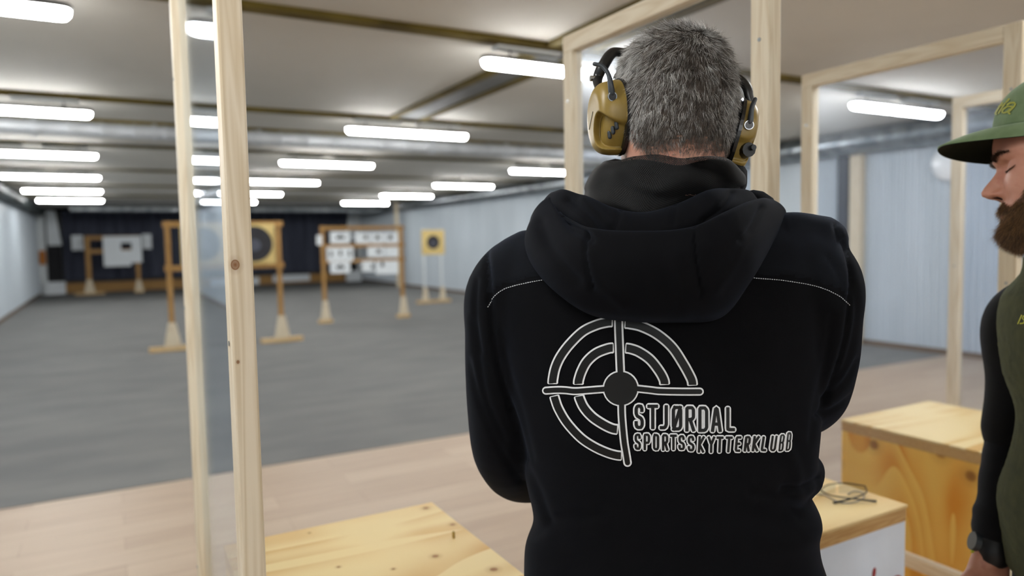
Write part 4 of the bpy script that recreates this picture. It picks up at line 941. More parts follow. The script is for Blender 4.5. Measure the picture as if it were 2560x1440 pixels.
decal('emblem_fill', black, bv, m1, .0012, M['print_k'], hood_m)['label'] = 'glossy black fill of the printed target emblem and club name'

# --- body: head, neck, trunk, arms and hands as one mesh
def head_matrix(cx, cy, cz, yaw, pitch, roll, s=1.0):
    return np.array(Matrix.Translation((cx, cy, cz)) @ Matrix.Rotation(yaw, 4, 'Z') @ Matrix.Rotation(-pitch, 4, 'X') @ Matrix.Rotation(roll, 4, 'Y') @ Matrix.Scale(s, 4))
hc = m1.at(1682, 294, .03)
T1 = head_matrix(hc[0], hc[1], hc[2], R_(18), R_(14), R_(3), 1.06)
G = head_grid(120, 110); Gw = G @ T1[:3, :3].T+T1[:3, 3]
bm = BM(); V = grid_faces(bm, Gw, closed_v=True); bm.faces.new(V[-1])
Te = T1.copy()
for s in (-1, 1): ear(bm, s, T1 @ np.diag([.93, .9, .9, 1]))
neck = [sring(hc[0]+.0, hc[1]-.004-.012*k, hc[2]-.055-.035*k, .056+.0012*k, .056, .058+.001*k, 2.1, 40) for k in range(6)]
loft(bm, np.array(neck))
core = BM()
sL, sR = uL(1290, 700), uL(2050, 690)
mid = np.array((hc[0]-.0, .01, 0))
tube(core, [mid+(0, .02, 1.47), mid+(0, .02, 1.36), mid+(0, .01, 1.05), mid+(0, 0, .92)], [.045, .07, .085, .085], seg=20)
wl = uL(1600, 1090, .36); wr = uL(1760, 1055, .36)
for a, b in (((sL+mid)/2, wl), ((sR+mid)/2, wr)): pass
tube(core, [uL(1262, 1000, .02), uL(1285, 1135, .06), uL(1440, 1150, .30), wl], [.03, .035, .030, .025], seg=12); tube(core, [uL(2034, 900, .02), uL(2010, 985, .07), uL(1880, 1020, .29), wr], [.03, .035, .03, .025], seg=12)
tube(core, [uL(1290, 720, .0), uL(1262, 850, .0), uL(1262, 1000, .015)], [.03, .035, .03], seg=12); tube(core, [uL(2020, 720, .0), uL(2040, 800, .0), uL(2034, 900, .02)], [.03, .035, .03], seg=12)
tube(core, [sL*.85+mid*.15-(0, 0, .05), mid+(0, .02, 1.36), sR*.85+mid*.15-(0, 0, .05)], [.022, .04, .022], seg=12)
hand_shapes(core, wl, (.75, .55, .12), (.3, -.45, .8), (-.35, .6, .7), .5); hand_shapes(core, wr, (-.72, .6, .1), (-.3, -.45, .8), (.35, .6, .7), .6)
join_bm(bm, remesh(core, .0042, 3))
bmesh.ops.recalc_face_normals(bm, faces=bm.faces)
obj('body', bm, M['skin1'], man, smooth=True)
legs_and_shoes(man, m1, mid[0], .03, (0, .015, .86), M['trouser'], M['shoe'], .9)

# --- cropped grey hair
def hair_mat(name, c, rough=.4):
    m, nt, b = base_mat(name); n = N(nt, 'ShaderNodeTexNoise'); n.inputs['Scale'].default_value = 60; nt.links.new(coords(nt), n.inputs['Vector'])
    nt.links.new(ramp(nt, n.outputs[0], [(.3, lin(tuple(x*.85 for x in c))), (.7, lin(c))]), b.inputs['Base Color']); b.inputs['Roughness'].default_value = rough; b.inputs['Specular IOR Level'].default_value = .5; return m
HM = [hair_mat('hair_white', (236, 235, 232)), hair_mat('hair_grey', (120, 113, 106)), hair_mat('hair_dark', (62, 55, 49)), hair_mat('hair_brown', (92, 79, 67)), hair_mat('hair_silver', (204, 201, 196))]
def hw(c, n):
    z, y = c[..., 2], c[..., 1]; ax = np.abs(c[..., 0])
    low = np.interp(y, [-.11, -.085, -.05, -.02, .03, .06, .09], [-.088, -.094, -.096, -.035, .0, .045, .065])
    return smooth01((z-low)/.034)**1.5*(1-smooth01((y-.088)/.008)*smooth01((.075-z)/.01))
nh = 54000
Pn_, Nn_, Cc = sample_grid(G, nh, hw, 11); rng = np.random.default_rng(5)
wh = np.array([.030, -.070, .088])                       # crown whorl
d = Pn_-wh; d -= Nn_*(d*Nn_).sum(1)[:, None]; dist = np.linalg.norm(d, axis=1)[:, None]; d /= dist+1e-6
swirl = np.cross(Nn_, d)*np.exp(-dist/.03)*1.3; dn = np.tile([0, 0, -1.], (nh, 1)); dn -= Nn_*(dn*Nn_).sum(1)[:, None]
mixd = smooth01((dist-.03)/.10)*.55
cl = np.array([[noise.noise(Vector(p*80)), noise.noise(Vector(p*95+Vector((9, 0, 0)))) , noise.noise(Vector(p*95+Vector((0, 9, 0))))] for p in map(Vector, Pn_)])
D = (d+swirl)*(1-mixd)+dn*mixd+Nn_*(.36+.6*np.exp(-dist/.03))+cl*.95+rng.normal(0, .16, (nh, 3))
zrel = Pn_[:, 2]; L = np.interp(zrel, [-.098, -.075, -.05, -.01, .04, .10], [.004, .007, .011, .015, .018, .019])*rng.uniform(.75, 1.15, nh)
Rm = T1[:3, :3]
Pw = Pn_ @ Rm.T+T1[:3, 3]; Dw = D @ Rm.T
hair = strands('hair', Pw, Dw, L, .00024, man, HM, curl=.13, down=.35, seed=3, nseg=4)
# darker near the nape: choose the shade of each hair by place
q = rng.random(nh); lo = np.array([noise.noise(Vector(p)*26+Vector((2.3, 0, 0))) for p in Pn_]); side_ = np.clip(np.abs(Pn_[:, 0]+.004)/.07, 0, 1)**1.5; tt = np.clip(smooth01((zrel+.075)/.05)*(.16+.62*side_+.5*smooth01((zrel-.03)/.06)*.6)+.06+cl[:, 0]*.35+lo*.42, 0, 1.2); mi = np.where(q < tt*.36, 0, np.where(q < tt*.74, 4, np.where(q < .72, 1, np.where(q < .86, 3, 2))))
hair.data.polygons.foreach_set('material_index', np.repeat(mi, 9).astype(np.int32))
# scalp showing between the hairs
keep = G[:, :, 2] > -.030
bm = BM(); Gs = G.copy(); cs = Gs*np.array([1.006, 1.006, 1.004]); cs = cs @ Rm.T+T1[:3, 3]
V = [[bm.verts.new(cs[i, j]) for j in range(G.shape[1])] for i in range(G.shape[0])]
wv_ = hw(G, None)
for i in range(G.shape[0]-1):
    for j in range(G.shape[1]):
        k = (j+1) % G.shape[1]; q = min(wv_[i, j], wv_[i, k], wv_[i+1, j], wv_[i+1, k]); q = min(1, q+rng.normal(0, .10)) if q < .995 else q
        if q > .30: f = bm.faces.new([V[i][j], V[i][k], V[i+1][k], V[i+1][j]]); f.material_index = 0 if q > .97 else (1 if q > .75 else 2)
bmesh.ops.delete(bm, geom=[v for v in bm.verts if not v.link_faces], context='VERTS'); bmesh.ops.recalc_face_normals(bm, faces=bm.faces)
obj('scalp', bm, [noisy('scalp_stubble', (66, 58, 52), (82, 73, 66), (300, 300, 300), rough=.8), noisy('nape_stubble', (106, 82, 70), (124, 98, 84), (300, 300, 300), rough=.75), noisy('nape_fuzz', (150, 112, 95), (164, 124, 106), (300, 300, 300), rough=.7)], hair, smooth=True)

# ================================================================= EAR DEFENDERS
ed = thing('ear_defenders', m1.o, -AZ, 'olive electronic ear defenders worn by the man in the black hoodie', 'ear defenders'); FRAME[ed.name] = m1.M.copy()
M['olive'] = noisy('olive_plastic', (142, 118, 56), (150, 126, 62), (8, 8, 8), rough=.36, spec=.5)
M['cush'] = flat('black_cushion', (16, 17, 19), .32, .6); M['chrome'] = noisy('chrome', (190, 194, 198), (210, 214, 216), (8, 8, 8), rough=.15, metal=1.); M['rubber'] = flat('dark_rubber', (44, 50, 56), .4, .6)
def cup(side, ctr, out, upv, nm, dk=1.):
    """egg-shaped cup: local axes a (backwards, towards the camera), n (outward), u (up)"""
    n = np.array(out, float); n /= np.linalg.norm(n); u = np.array(upv, float); u -= n*(u @ n); u /= np.linalg.norm(u); a = np.cross(u, n)*side; a = a if a[1] < 0 else -a
    c = np.array(ctr)
    def ring(h, s, k=1., cnt=44, da=0., du=0.):
        th = np.linspace(0, 2*np.pi, cnt, endpoint=False); A = .041*s*np.cos(th)*(1+.05*np.sin(th)); U = .0545*s*k*np.sin(th)*(1+.06*np.cos(th)*0)
        A = A*(1-.10*np.sin(th)*np.sign(np.sin(th))*0); return c+n*h+np.outer(A+da, a)+np.outer(U+du, u)
    root = obj('ear_cup', BM(), M['olive'], ed) if False else None
    # shell with a scooped recess low at the rear
    prof = [(.0, .97), (.003, 1.0), (.012, 1.0), (.020, .985), (.027, .955), (.033, .90), (.0375, .82), (.0405, .72), (.042, .60), (.0428, .42), (.043, .2), (.043, .04)]
    prof = cat1(np.array([(p*dk, q) for p, q in prof]), 9); rings = np.array([ring(h, s, 1., 144, du=-.002*h/.04) for h, s in prof])
    rel = rings-c; la = rel @ a; lu = rel @ u; ln = rel @ n
    if side < 0:
        tri = smooth01((.018-np.hypot((la-.024)/1.05, (lu+.021+abs(1)*0)/(1.55+0*la)))/.0035)*smooth01((lu+.050+(.024-la)*.2)/.006)
        rings = rings-(tri*.015)[..., None]*(n*.75+a*.55)
    else:
        tri = smooth01((.0175-np.hypot((la-.028), (lu+.022)/1.2))/.006)
        rings = rings-(tri*.007)[..., None]*(n*.35+a*.9)
    bm = BM(); V = grid_faces(bm, rings, closed_v=True); bm.faces.new(V[-1]); bm.faces.new(V[0][::-1]); bmesh.ops.recalc_face_normals(bm, faces=bm.faces)
    sh = obj('ear_cup', bm, M['olive'], ed, smooth=True); sh['label'] = nm
    # cushion ring against the head
    th = np.linspace(0, 2*np.pi, 20, endpoint=False); sec = [(-.0125+.0125*math.cos(q), .90+.125*math.sin(q)) for q in th]
    G = np.array([ring(h-.0005, s, 1.0, 60) for h, s in sec]); bm = BM(); grid_faces(bm, G, closed_u=True, closed_v=True); bmesh.ops.recalc_face_normals(bm, faces=bm.faces)
    obj('cushion', bm, M['cush'], sh, smooth=True)
    bm = BM(); loft(bm, [ring(-.001, 1.0), ring(-.001, 1.035), ring(.004, 1.035), ring(.004, 1.0)]); bmesh.ops.recalc_face_normals(bm, faces=bm.faces); obj('cushion_plate', bm, M['cush'], sh)
    return c, n, u, a, sh
ts = T1[:3, :3]
lc = m1.at(1549, 294, -.006)+np.array((0, 0, 0)); rc = m1.at(1833, 338, .045)
cL, nL, uLv, aL, shL = cup(-1, lc, (-.90, -.43, -.02), (.16, .0, 1), 'left olive ear cup with a dark scooped recess')
cR, nR, uR, aR, shR = cup(1, rc, (.96, .10, -.25), (.30, .06, 1), 'right olive ear cup with a round black dial', .68)
def Q(c, n, u, a, fa, fu, fn): return np.array(c)+np.array(a)*fa+np.array(u)*fu+np.array(n)*fn
for c, n, u, a, sh, sd in ((cL, nL, uLv, aL, shL, -1), (cR, nR, uR, aR, shR, 1)):
    base = Q(c, n, u, a, *((.026, .026, .025) if sd < 0 else (.034, .010, .012))); tip = base+a*.011
    bm = BM(); cyl(bm, base-a*.004, tip, .0068, seg=24); obj('pivot', bm, M['chrome'], sh, smooth=True, sharp=40)
    bm = BM(); cyl(bm, tip, tip+a*.0006, .0056, seg=24); obj('pivot_cap', bm, M['cush'], sh)
    # wire arm
    W0 = tip-a*.003+u*.004
    pts = [W0, W0+u*.020+n*.001-a*.002, W0+u*.036+n*.004-a*.010, W0+u*.045+n*.008-a*.022, W0+u*.046+n*.010-a*.034] if sd < 0 else [W0, W0+u*.018-a*.001, W0+u*.030+n*.002-a*.003, W0+u*.037+n*.006-a*.010]
    if sd < 0: pts = [W0, m1.at(1527, 215, W0[1]-.002), m1.at(1521, 186, W0[1]-.001), m1.at(1506, 166, W0[1]+.002), m1.at(1486, 160, W0[1]+.004)]
    else: pts = [W0, m1.at(1876, 300, W0[1]), m1.at(1880, 268, W0[1]), m1.at(1888, 248, W0[1]+.004)]
    bm = BM(); tube(bm, pts, [.0048, .0044, .0034, .0030, .0028][:len(pts)], seg=12); obj('wire_arm', bm, M['rubber'], sh, smooth=True)
# details
p = Q(cL, nL, uLv, aL, .031, .007, .024); d = nL*.35+aL*.94
bm = BM(); cyl(bm, p-d*.004, p+d*.0022, .0042, seg=20); obj('audio_socket', bm, M['chrome'], shL, smooth=True, sharp=40); bm = BM(); cyl(bm, p, p+d*.0026, .0021, seg=16); obj('socket_hole', bm, M['cush'], shL)
for i in range(3):
    p = Q(cL, nL, uLv, aL, .0215+.0050*i, -.0265+.0062*i, .0235-.0035*i); d = nL*.6+aL*.78; s = np.cross(d, uLv); s /= np.linalg.norm(s)
    bm = BM(); tube(bm, [p-uLv*.0035, p+uLv*.0035+s*.001], [.0030, .0030], seg=10); obj('button', bm, M['rubber'], shL, smooth=True)
p = Q(cR, nR, uR, aR, .027, -.022, .021); d = nR*.30+aR*.95
bm = BM(); cyl(bm, p-d*.006, p+d*.006, .0125, .0105, seg=12); obj('volume_dial', bm, M['cush'], shR, sharp=30); bm = BM(); cyl(bm, p+d*.006+uR*.004+nR*.004, p+d*.010+uR*.004+nR*.004, .004, seg=14); obj('dial_stud', bm, M['rubber'], shR)
for pa, nn_, uu, aa, c_, sh in (((.040, .0, .004), nL, uLv, aL, cL, shL), ((.040, -.003, .004), nR, uR, aR, cR, shR)):
    p = Q(c_, nn_, uu, aa, *pa); bm = BM(); tube(bm, [p-uu*.003, p+uu*.003], [.0018, .0018], seg=8); obj('catch', bm, M['olive'], sh, smooth=True)
# engraved line on the outer face
f0 = Q(cL, nL, uLv, aL, .004, .008, .0432); f1 = Q(cL, nL, uLv, aL, -.013, -.016, .0432); bm = BM(); tube(bm, [f0, f1], [.0006, .0006], seg=6); obj('engraved_line', bm, M['cush'], shL)
# headband: over the crown in front, hidden by the head except at both sides
HL = lambda q: T1[:3, 3]+ts @ np.array(q)
hb = [Q(cL, nL, uLv, aL, -.006, .040, .030), m1.at(1494, 196, lc[1]+.02), m1.at(1508, 165, lc[1]+.02), m1.at(1532, 132, .035)]+[HL((.088*math.sin(q), .012, .028+.104*math.cos(q))) for q in (-.75, -.4, 0, .4, .8)]+[m1.at(1857, 205, .06), Q(cR, nR, uR, aR, -.004, .060, .010), Q(cR, nR, uR, aR, -.006, .036, .026)]
bm = BM(); tube(bm, hb, [.004, .006]+[.0065]*8+[.0055, .004], seg=14, squash=(1.0, 1.35), up=(0, 0, 1)); obj('headband', bm, M['cush'], ed, smooth=True)
p = np.array(hb[1]); bm = BM(); cyl(bm, p+nL*.004, p+nL*.012, .0045, seg=16); obj('band_screw', bm, M['chrome'], ed, smooth=True, sharp=40)
# ================================================================= THE BEARDED MAN
def dirv(az): return np.array((math.sin(R_(az)), math.cos(R_(az)), 0.))
BAZ = 298
def pix(p):
    c = RC.T @ (np.asarray(p, float)-CAM); return CX-FP*c[0]/c[2], CY+FP*c[1]/c[2]
bo = np.array((1.50, .635, 0.))
m2 = Fr(bo[0], bo[1], -R_(BAZ))
man2 = thing('person', tuple(bo), -R_(BAZ), 'bearded man in a green cap and olive fleece vest, looking down to one side', 'person')
# head placed by the tip of the nose
HAZ, PIT, ROL = 329, 3, 12
Rh = Matrix.Rotation(-R_(HAZ), 4, 'Z') @ Matrix.Rotation(-R_(PIT), 4, 'X') @ Matrix.Rotation(R_(ROL), 4, 'Y')
HS = 1.06
tipw = CAM+ray(2453, 484)/FP*1.30
G = head_grid(190, 170, 1.14); k = np.argmax(G[..., 1]*(np.abs(G[..., 0]) < .004)*(G[..., 2] < -.02)*(G[..., 2] > -.05)); tip = G.reshape(-1, 3)[k]
Rn = np.array(Rh)[:3, :3]*HS; org = tipw-Rn @ tip
T2w = np.eye(4); T2w[:3, :3] = Rn; T2w[:3, 3] = org
T2 = m2.I @ T2w; H2 = lambda p: np.asarray(p, float) @ T2[:3, :3].T+T2[:3, 3]
M['skin2'] = skin_mat('skin_tan', (178, 120, 97), (190, 134, 111), (170, 98, 80), 34)
Gw = H2(G); bm = BM(); V = grid_faces(bm, Gw, closed_v=True); bm.faces.new(V[-1])
for s in (-1, 1): ear(bm, s, T2)
hcn = H2((0, -.012, -.08)); nb = np.array((0, -.02, 1.36+0))
loft(bm, np.array([sring(hcn[0]*(1-k/5)+0*k/5, hcn[1]*(1-k/5)-.01*k/5, hcn[2]-.03*k, .058+.002*k, .060, .060, 2.1, 36) for k in range(6)]))
M2a = np.array(m2.M)
rings = []
for z, a, bf, bb, cx in ((.86, .20, .155, .125, 0), (.92, .205, .165, .125, 0), (1.0, .195, .165, .12, 0), (1.08, .185, .158, .115, 0), (1.16, .175, .145, .112, 0), (1.24, .178, .138, .112, 0), (1.32, .182, .130, .108, 0), (1.38, .165, .112, .10, 0), (1.42, .135, .09, .09, 0), (1.455, .085, .07, .078, 0)):
    rings.append(sring(cx, .01, z, a, bf, bb, 2.4, 60))
rgt = m2.I[:3, :3] @ np.array((math.cos(R_(63)), -math.sin(R_(63)), 0)); Wm = np.array(m2.M)
for i, rg in enumerate(rings):
    for _ in range(6):
        pp = [pix(Wm[:3, :3] @ q+Wm[:3, 3]) for q in rg[::2]]; j = min(range(len(pp)), key=lambda k: pp[k][0])
        want = np.interp(pp[j][1], [680, 700, 736, 800, 880, 960, 1050, 1100, 1150, 1220, 1300, 1440, 1700], [2552, 2530, 2501, 2487, 2490, 2516, 2550, 2536, 2512, 2491, 2500, 2520, 2530]); rg += rgt*(want-pp[j][0])/1900*.9
rings = np.array(rings); Rr = np.stack([cat1(rings[:, j], 5) for j in range(60)], 1)
cen = lambda z: np.array([np.interp(z, [r[:, 2].mean() for r in rings], [r[:, k].mean() for r in rings]) for k in (0, 1)]+[z])
core = BM()
tube(core, [cen(1.38), cen(1.2), cen(.95)], [.045, .07, .09], seg=20)
# arm on the image's left is his right arm
SH = np.array((.195, .0, 1.385)); 
def W2(px, py, d): return m2.I[:3, :3] @ (CAM+ray(px, py)/FP*d)+m2.I[:3, 3]
armP = [W2(2556, 748, 1.43), W2(2540, 810, 1.43), W2(2545, 950, 1.44), W2(2528, 1080, 1.45), W2(2510, 1200, 1.44), W2(2490, 1330, 1.42), W2(2474, 1400, 1.41)]
wr2 = armP[-1]; fd = armP[-1]-armP[-3]; fd /= np.linalg.norm(fd)
tube(core, [cen(1.33), armP[0]*.75+cen(1.33)*.25, armP[1], armP[3], armP[5], wr2], [.03, .03, .035, .032, .027, .025], seg=12)
hand_shapes(core, wr2, fd, (-1, .1, 0), (.1, 1, 0), .35, .4)
oo = cen(1.2)*np.array((1, 1, 0)); LH = [q+oo for q in (np.array((-.14, .0, 1.36)), np.array((-.225, .0, 1.28)), np.array((-.255, -.02, 1.08)), np.array((-.26, .0, .94)), np.array((-.255, .03, .84)))]
tube(core, LH, [.03, .035, .033, .027, .025], seg=12); hand_shapes(core, LH[-1], (0, .12, -1), (1, 0, 0), (0, 1, .1), .4, .4)
join_bm(bm, remesh(core, .0042, 3)); bmesh.ops.recalc_face_normals(bm, faces=bm.faces)
M['nostril'] = flat('nostril_shade', (52, 20, 14), .8); M['lip'] = skin_mat('lip_tone', (150, 84, 72), (158, 92, 80), (150, 80, 70))  # shade inside the nostrils is painted on as dark faces
bo_ = obj('body', bm, [M['skin2'], M['nostril'], M['lip']], man2, smooth=True); nq = (G.shape[0]-1)*G.shape[1]; I2 = np.linalg.inv(T2)
for p in bo_.data.polygons:
    q = I2[:3, :3] @ np.array(p.center)+I2[:3, 3]; ax_ = abs(q[0])
    if q[1] > .08 and ((ax_-.0082)/.0046)**2+((q[2]+.0478)/.0030)**2 < 1: p.material_index = 1
    elif q[1] > .08 and (ax_/.022)**2+((q[2]+.073)/.0095)**2 < 1: p.material_index = 2
M['trouser2'] = fabric('olive_trousers', (42, 44, 36), (52, 54, 44), sheen=.1)
legs_and_shoes(man2, m2, cen(1.)[0], cen(1.)[1], (0, cen(1.)[1], .84), M['trouser2'], M['shoe'], .9)
# dark long-sleeved shirt, short black sleeve over it, olive fleece vest
M['under'] = fabric('black_undershirt', (10, 10, 12), (14, 14, 16), sheen=.1); M['sleeve'] = fabric('black_sleeve', (8, 8, 9), (11, 11, 12), sheen=.06)
M['fleece'] = fabric('olive_fleece', (40, 44, 20), (58, 60, 30), sheen=.25, weave=900, fuzz=.8, tint=(.7, .75, .5, 1))
bm = BM(); tube(bm, [armP[1], armP[3], armP[4], armP[5]+fd*-.01], [.046, .045, .043, .040], seg=24)
tube(bm, LH[:4], [.05, .05, .046, .04], seg=20)
for k, r in ((.0, .044), (.022, .047), (.045, .044)): 
    c = armP[5]-fd*(.01+k); tube(bm, [c-fd*.005, c+fd*.005], [r, r], seg=24, n=2)
tube(bm, [cen(1.30), cen(1.40), H2((0, -.02, -.15)), H2((0, -.012, -.125))], [.085, .080, .066, .062], seg=26)
us = remesh(bm, .005, 4); cloth_noise(us, .004, (16, 16, 30), 2.)
mesh_obj('undershirt', us, M['under'], man2)
bm = BM(); tube(bm, [armP[0]*.75+cen(1.36)*.25, armP[1], armP[2], armP[3]], [.058, .060, .056, .053], seg=28, caps=True)
tube(bm, LH[:3], [.06, .058, .054], seg=24)
ss = remesh(bm, .006, 4); cloth_noise(ss, .004, (9, 9, 9), 6.); mesh_obj('short_sleeve', ss, M['sleeve'], man2)
fv = remesh(loft(BM(), Rr), .006, 3); cloth_noise(fv, .006, (8, 8, 5), 4.4); cloth_noise(fv, .001, (120, 120, 120), 1.)
vest = mesh_obj('fleece_vest', fv, M['fleece'], man2)
bv2 = bvh_of(fv)
bm = BM(); bp = [(0, .155, .9), (0, .165, 1.05), (0, .15, 1.2), (0, .12, 1.38)]
def on2(x, z):
    h = bv2.ray_cast(Vector((x+cen(z)[0], 1., z)), Vector((0, -1, 0))); return np.array(h[0])+np.array((0, .001, 0))
tube(bm, [on2(0, z) for z in np.linspace(.90, 1.40, 14)], [.0035]*14, seg=8, n=2); obj('zip', bm, M['black'], vest, smooth=True)
M['yellow'] = flat('yellow_embroidery', (196, 196, 58), .7)
decal('chest_lettering', [([(2556, 789), (2547, 809)], 2.6, 's'), ([(2569, 791), (2561, 790), (2558, 796), (2564, 801), (2561, 808), (2553, 809)], 2.6, 's'), ([(2580, 791), (2574, 810)], 2.6, 's')], bv2, m2, .0015, M['yellow'], vest)
# wrist watch
c = armP[5]+fd*.03; bm = BM(); tube(bm, [c-fd*.011, c+fd*.011], [.0335, .0335], seg=28, caps=True, n=2)
wt = obj('wristwatch', bm, M['black'], man2, smooth=True, sharp=50)
tocam = m2.c-c; tocam -= fd*(tocam @ fd); tocam /= np.linalg.norm(tocam); sidev = np.cross(fd, tocam)
s_img = 1 if pix(np.array(m2.M)[:3, :3] @ (c+sidev*.05)+bo)[0] < pix(np.array(m2.M)[:3, :3] @ c+bo)[0] else -1
fcv = sidev*s_img*.9+tocam*.45; fcv /= np.linalg.norm(fcv)
bm = BM(); cyl(bm, c+fcv*.029, c+fcv*.040, .019, .018, seg=28); obj('watch_case', bm, M['rubber'], wt, sharp=30)
bm = BM(); tube(bm, [c+fd*.020+fcv*.02+sidev*.012, c+fd*.020+fcv*.034, c+fd*.020+fcv*.02-sidev*.012], [.003]*3, seg=8); obj('yellow_band', bm, M['yellow'], wt, smooth=True)

# eyes under lowered lids: dark lash line, eyebrows, moustache, beard, short hair
GG2 = G
M['brow'] = hair_mat('hair_auburn', (88, 60, 40), .5); M['beard1'] = hair_mat('beard_brown', (132, 96, 60), .5); M['beard2'] = hair_mat('beard_dark', (76, 54, 36), .5); M['beard3'] = hair_mat('beard_fair', (170, 128, 80), .5)
def hairs(name, n, wf, base, L, rad, mats, seed, curl=.15, down=.2, cl=.25, parent=man2, T=None):
    T = T2 if T is None else T
    P, Nn, _ = sample_grid(G, n, wf, seed); g = np.random.default_rng(seed)
    c_ = np.array([[noise.noise(Vector(p)*110), noise.noise(Vector(p)*110+Vector((5, 0, 0))), noise.noise(Vector(p)*110+Vector((0, 5, 0)))] for p in P])
    D = base(P, Nn)+c_*cl+g.normal(0, .12, (n, 3)); Lh = L(P)*g.uniform(.7, 1.1, n)
    return strands(name, P @ T[:3, :3].T+T[:3, 3], D @ T[:3, :3].T, Lh, rad, parent, mats, curl=curl, down=down, seed=seed, nseg=4)
def bw(c, n):
    x, y, z = np.abs(c[..., 0]), c[..., 1], c[..., 2]
    top = np.interp(x, [0, .012, .022, .035, .05, .062, .072], [-.052, -.053, -.060, -.066, -.056, -.030, .0]); w_ = smooth01((top-z)/.006)*smooth01((y+.010)/.012)*smooth01((z+.128)/.01)
    lip = np.exp(-(x/.021)**4)*np.exp(-((z+.0765)/.0085)**4); return w_*(1-lip)
def bbase(P, Nn):
    out = Nn*.65; out[:, 2] -= .8; out[:, 1] += .12; m = np.exp(-((P[:, 2]+.06)/.008)**2); out[:, 0] += np.sign(P[:, 0])*.8*m; return out
hairs('beard', 26000, bw, bbase, lambda P: np.interp(P[:, 2], [-.13, -.10, -.085, -.065, -.05], [.026, .026, .019, .014, .012])*np.interp(P[:, 1], [0, .04], [.5, 1.]), .00022, [M['beard1'], M['beard2'], M['beard1'], M['beard3'], M['beard2']], 21, curl=.3, down=.5)
def ew(c, n):
    x, y, z = np.abs(c[..., 0]), c[..., 1], c[..., 2]; zc = .0165+.004*np.sin(np.clip((x-.012)/.034, 0, 1)*np.pi*.75); h = np.interp(x, [.012, .02, .035, .048], [.0032, .0036, .0030, .0012])
    return (y > .02)*(x > .011)*(x < .05)*np.exp(-((z-zc)/h)**2)*(np.abs(z-zc) < .006)
hairs('eyebrows', 1500, ew, lambda P, Nn: np.stack([np.sign(P[:, 0])*1., np.full(len(P), .25), np.full(len(P), .15)], 1)+Nn*.3, lambda P: np.full(len(P), .0085), .00018, [M['beard2'], M['brow']], 22, curl=.1, down=.1)
hairs('eyebrows', 1300, ew, lambda P, Nn: np.stack([np.sign(P[:, 0])*1., np.full(len(P), .25), np.full(len(P), .15)], 1)+Nn*.3, lambda P: np.full(len(P), .0085), .00018, [HM[1], HM[2]], 32, curl=.1, down=.1, parent=man, T=T1)
def lw_(c, n):
    x, y, z = np.abs(c[..., 0]), c[..., 1], c[..., 2]; zc = -.0085+.0035*((x-.034)/.015)**2
    return (y > .02)*(x > .019)*(x < .049)*(np.abs(z-zc) < .0012)*1.
hairs('eyelashes', 420, lw_, lambda P, Nn: Nn*1.+np.array([0, .3, -.7]), lambda P: np.full(len(P), .0055), .00011, [M['beard2']], 23, curl=.05, down=.1, cl=.1)
hairs('eyelashes', 400, lw_, lambda P, Nn: Nn*1.+np.array([0, .3, -.7]), lambda P: np.full(len(P), .0055), .00012, [HM[2]], 33, curl=.05, down=.1, cl=.1, parent=man, T=T1)
def sw(c, n):
    x, y, z = np.abs(c[..., 0]), c[..., 1], c[..., 2]; low = np.interp(y, [-.11, -.08, -.03, .02, .04], [-.07, -.075, -.02, .01, .03]); return smooth01((z-low)/.01)*(y < .045)*(z < .07)
hairs('hair', 9000, sw, lambda P, Nn: Nn*.4+np.array([0, -.4, -.9]), lambda P: np.full(len(P), .012), .00024, [M['beard2'], M['beard1']], 24)

# --- green cap, built in the head's frame: crown dome, curved peak, button
M['cap'] = fabric('green_twill', (100, 119, 84), (115, 134, 99), sheen=.4, weave=1500, fuzz=.35, tint=(.7, .85, .7, 1)); M['cap_under'] = fabric('dark_green_underside', (22, 26, 16), (28, 32, 20), sheen=.0)
CZ = .062
arch = lambda x: .016*np.clip(1-(x/.088)**2, 0, 1)
def capdome(off=0.):
    rr = []
    for t in np.linspace(0, 1, 34):
        a = t*np.pi/2; z = CZ+(.094+off)*math.sin(a)**.92; k = math.cos(a)**.72 if t < 1 else .0; k = max(k, .012)
        yf, yb, wd = (.100+off)*k**1.3+.004*math.sin(a), (.114+off)*k-.004*math.sin(a), (.087+off)*k
        rr.append(sring(0, -.004, z-.012*(1-t)*0, wd, yf, yb, 2.1, 96))
    return np.array(rr)
Dm = capdome(); th = np.linspace(0, 2*np.pi, 96, endpoint=False)
for i in range(len(Dm)):   # six-panel seams and a lower line at the back
    y = Dm[i, :, 1]; Dm[i, :, 2] -= np.clip(-y, 0, .1)*.28*(1-i/len(Dm)); Dm[i, :, 2] += (arch(Dm[i, :, 0])-.010)*smooth01(y/.05)*(1-i/len(Dm))**2
sg = np.abs(np.sin(3*(th-np.pi/2)+np.pi/2*0)); Dm[:, :, :2] *= (1-.010*np.exp(-(sg/.10)**2))[None, :, None]*1.
Dmw = H2(Dm); bm = BM(); V = grid_faces(bm, Dmw, closed_v=True); bm.faces.new(V[-1])
Di_ = capdome(-.0025); Di_[..., 2] = Dm[..., 2]; Din = H2(Di_); Vi = grid_faces(bm, Din[:26], closed_v=True, flip=True)
for j in range(96): bm.faces.new([V[0][(j+1) % 96], V[0][j], Vi[0][j], Vi[0][(j+1) % 96]])
bmesh.ops.recalc_face_normals(bm, faces=bm.faces)
me = bpy.data.meshes.new('cap'); bm.to_mesh(me); bm.free(); bvc = bvh_of(me); cap = mesh_obj('cap', me, M['cap'], man2)
n1, n2 = 25, 16; Pk = np.zeros((n2, n1, 3))
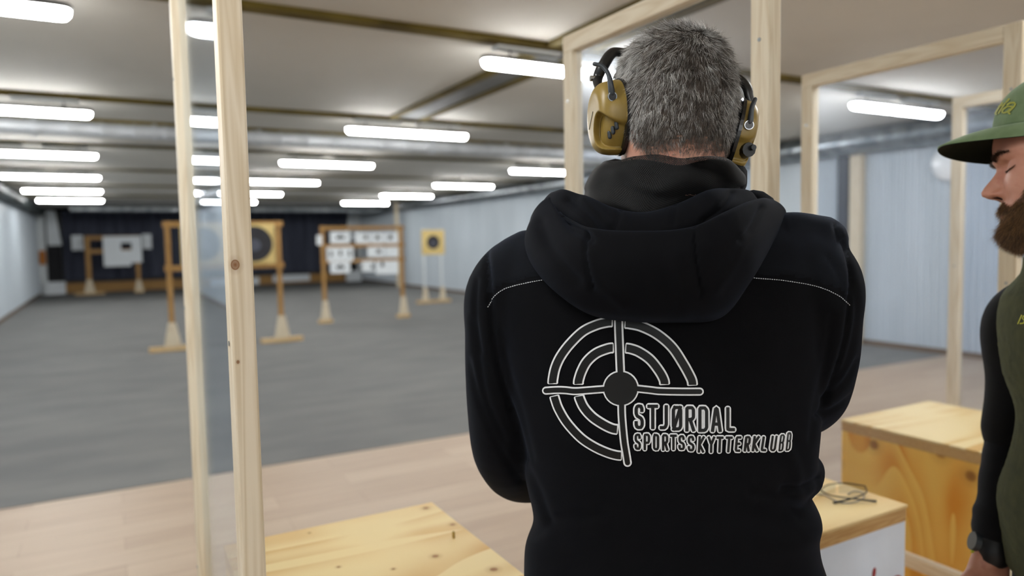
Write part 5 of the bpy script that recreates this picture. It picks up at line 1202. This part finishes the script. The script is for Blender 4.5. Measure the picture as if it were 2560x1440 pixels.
for j in range(n1):
    q = (j/(n1-1)-.5)*2; a = q*R_(66); x0 = .087*math.sin(a)*1.02; y0 = -.004+.094*math.cos(a); ext = .088*(1-abs(q)**2.6)
    for i in range(n2):
        t = i/(n2-1); s = t*ext; yy = y0+s; xx = x0*(1+.03*t)
        Pk[i, j] = (xx, yy, CZ-.009+arch(xx)*(1+.35*t)-.022*t*t)
def shell(top, off, name, mat, parent):
    bm = BM(); A = top; B = top+off; loop = np.concatenate([A, B[::-1]], 0); V = grid_faces(bm, H2(loop), closed_u=True)
    n = A.shape[0]
    for j in (0, A.shape[1]-1):
        for i in range(n-1):
            try: bm.faces.new([V[i][j], V[i+1][j], V[2*n-2-i][j], V[2*n-1-i][j]])
            except ValueError: pass
    bmesh.ops.recalc_face_normals(bm, faces=bm.faces); return obj(name, bm, mat, parent, smooth=True, sharp=60)
pk = shell(Pk, np.array((0, 0, -.0022)), 'peak', M['cap'], cap)
und = Pk+np.array((0, -.0006, -.0024)); shell(und, np.array((0, 0, -.0010)), 'peak_underside', M['cap_under'], pk)
bm = BM(); q = H2((0, .006, CZ+.094)); bmesh.ops.create_icosphere(bm, subdivisions=2, radius=.006, matrix=Matrix.Translation(q)); obj('cap_button', bm, M['cap'], cap, smooth=True)
z3 = lambda l: [(2460+a/10.29, 200+b/10.29) for a, b in l]
M['capthread'] = flat('olive_yellow_thread', (150, 152, 62), .6)
decal('cap_lettering', [(z3([(660, 500), (600, 570)]), 4.6, 'r'), (z3([(560, 610), (480, 720), (400, 850)]), 4.2, 'r'), (z3([(490, 600), (400, 720), (310, 870), (340, 880)]), 4.2, 'r'), (z3([(380, 690), (500, 650)]), 3.4, 'r'), (z3([(240, 860), (215, 940)]), 4.2, 'r'),
    (z3([(620, 640), (700, 600), (790, 590), (820, 630), (790, 690), (700, 780), (640, 830), (680, 870)]), 4.6, 'r'), (z3([(740, 690), (620, 690), (520, 750), (480, 820), (520, 850), (610, 830), (680, 760)]), 4.2, 'r')], bvc, m2, .0016, M['capthread'], cap, res=1.5)
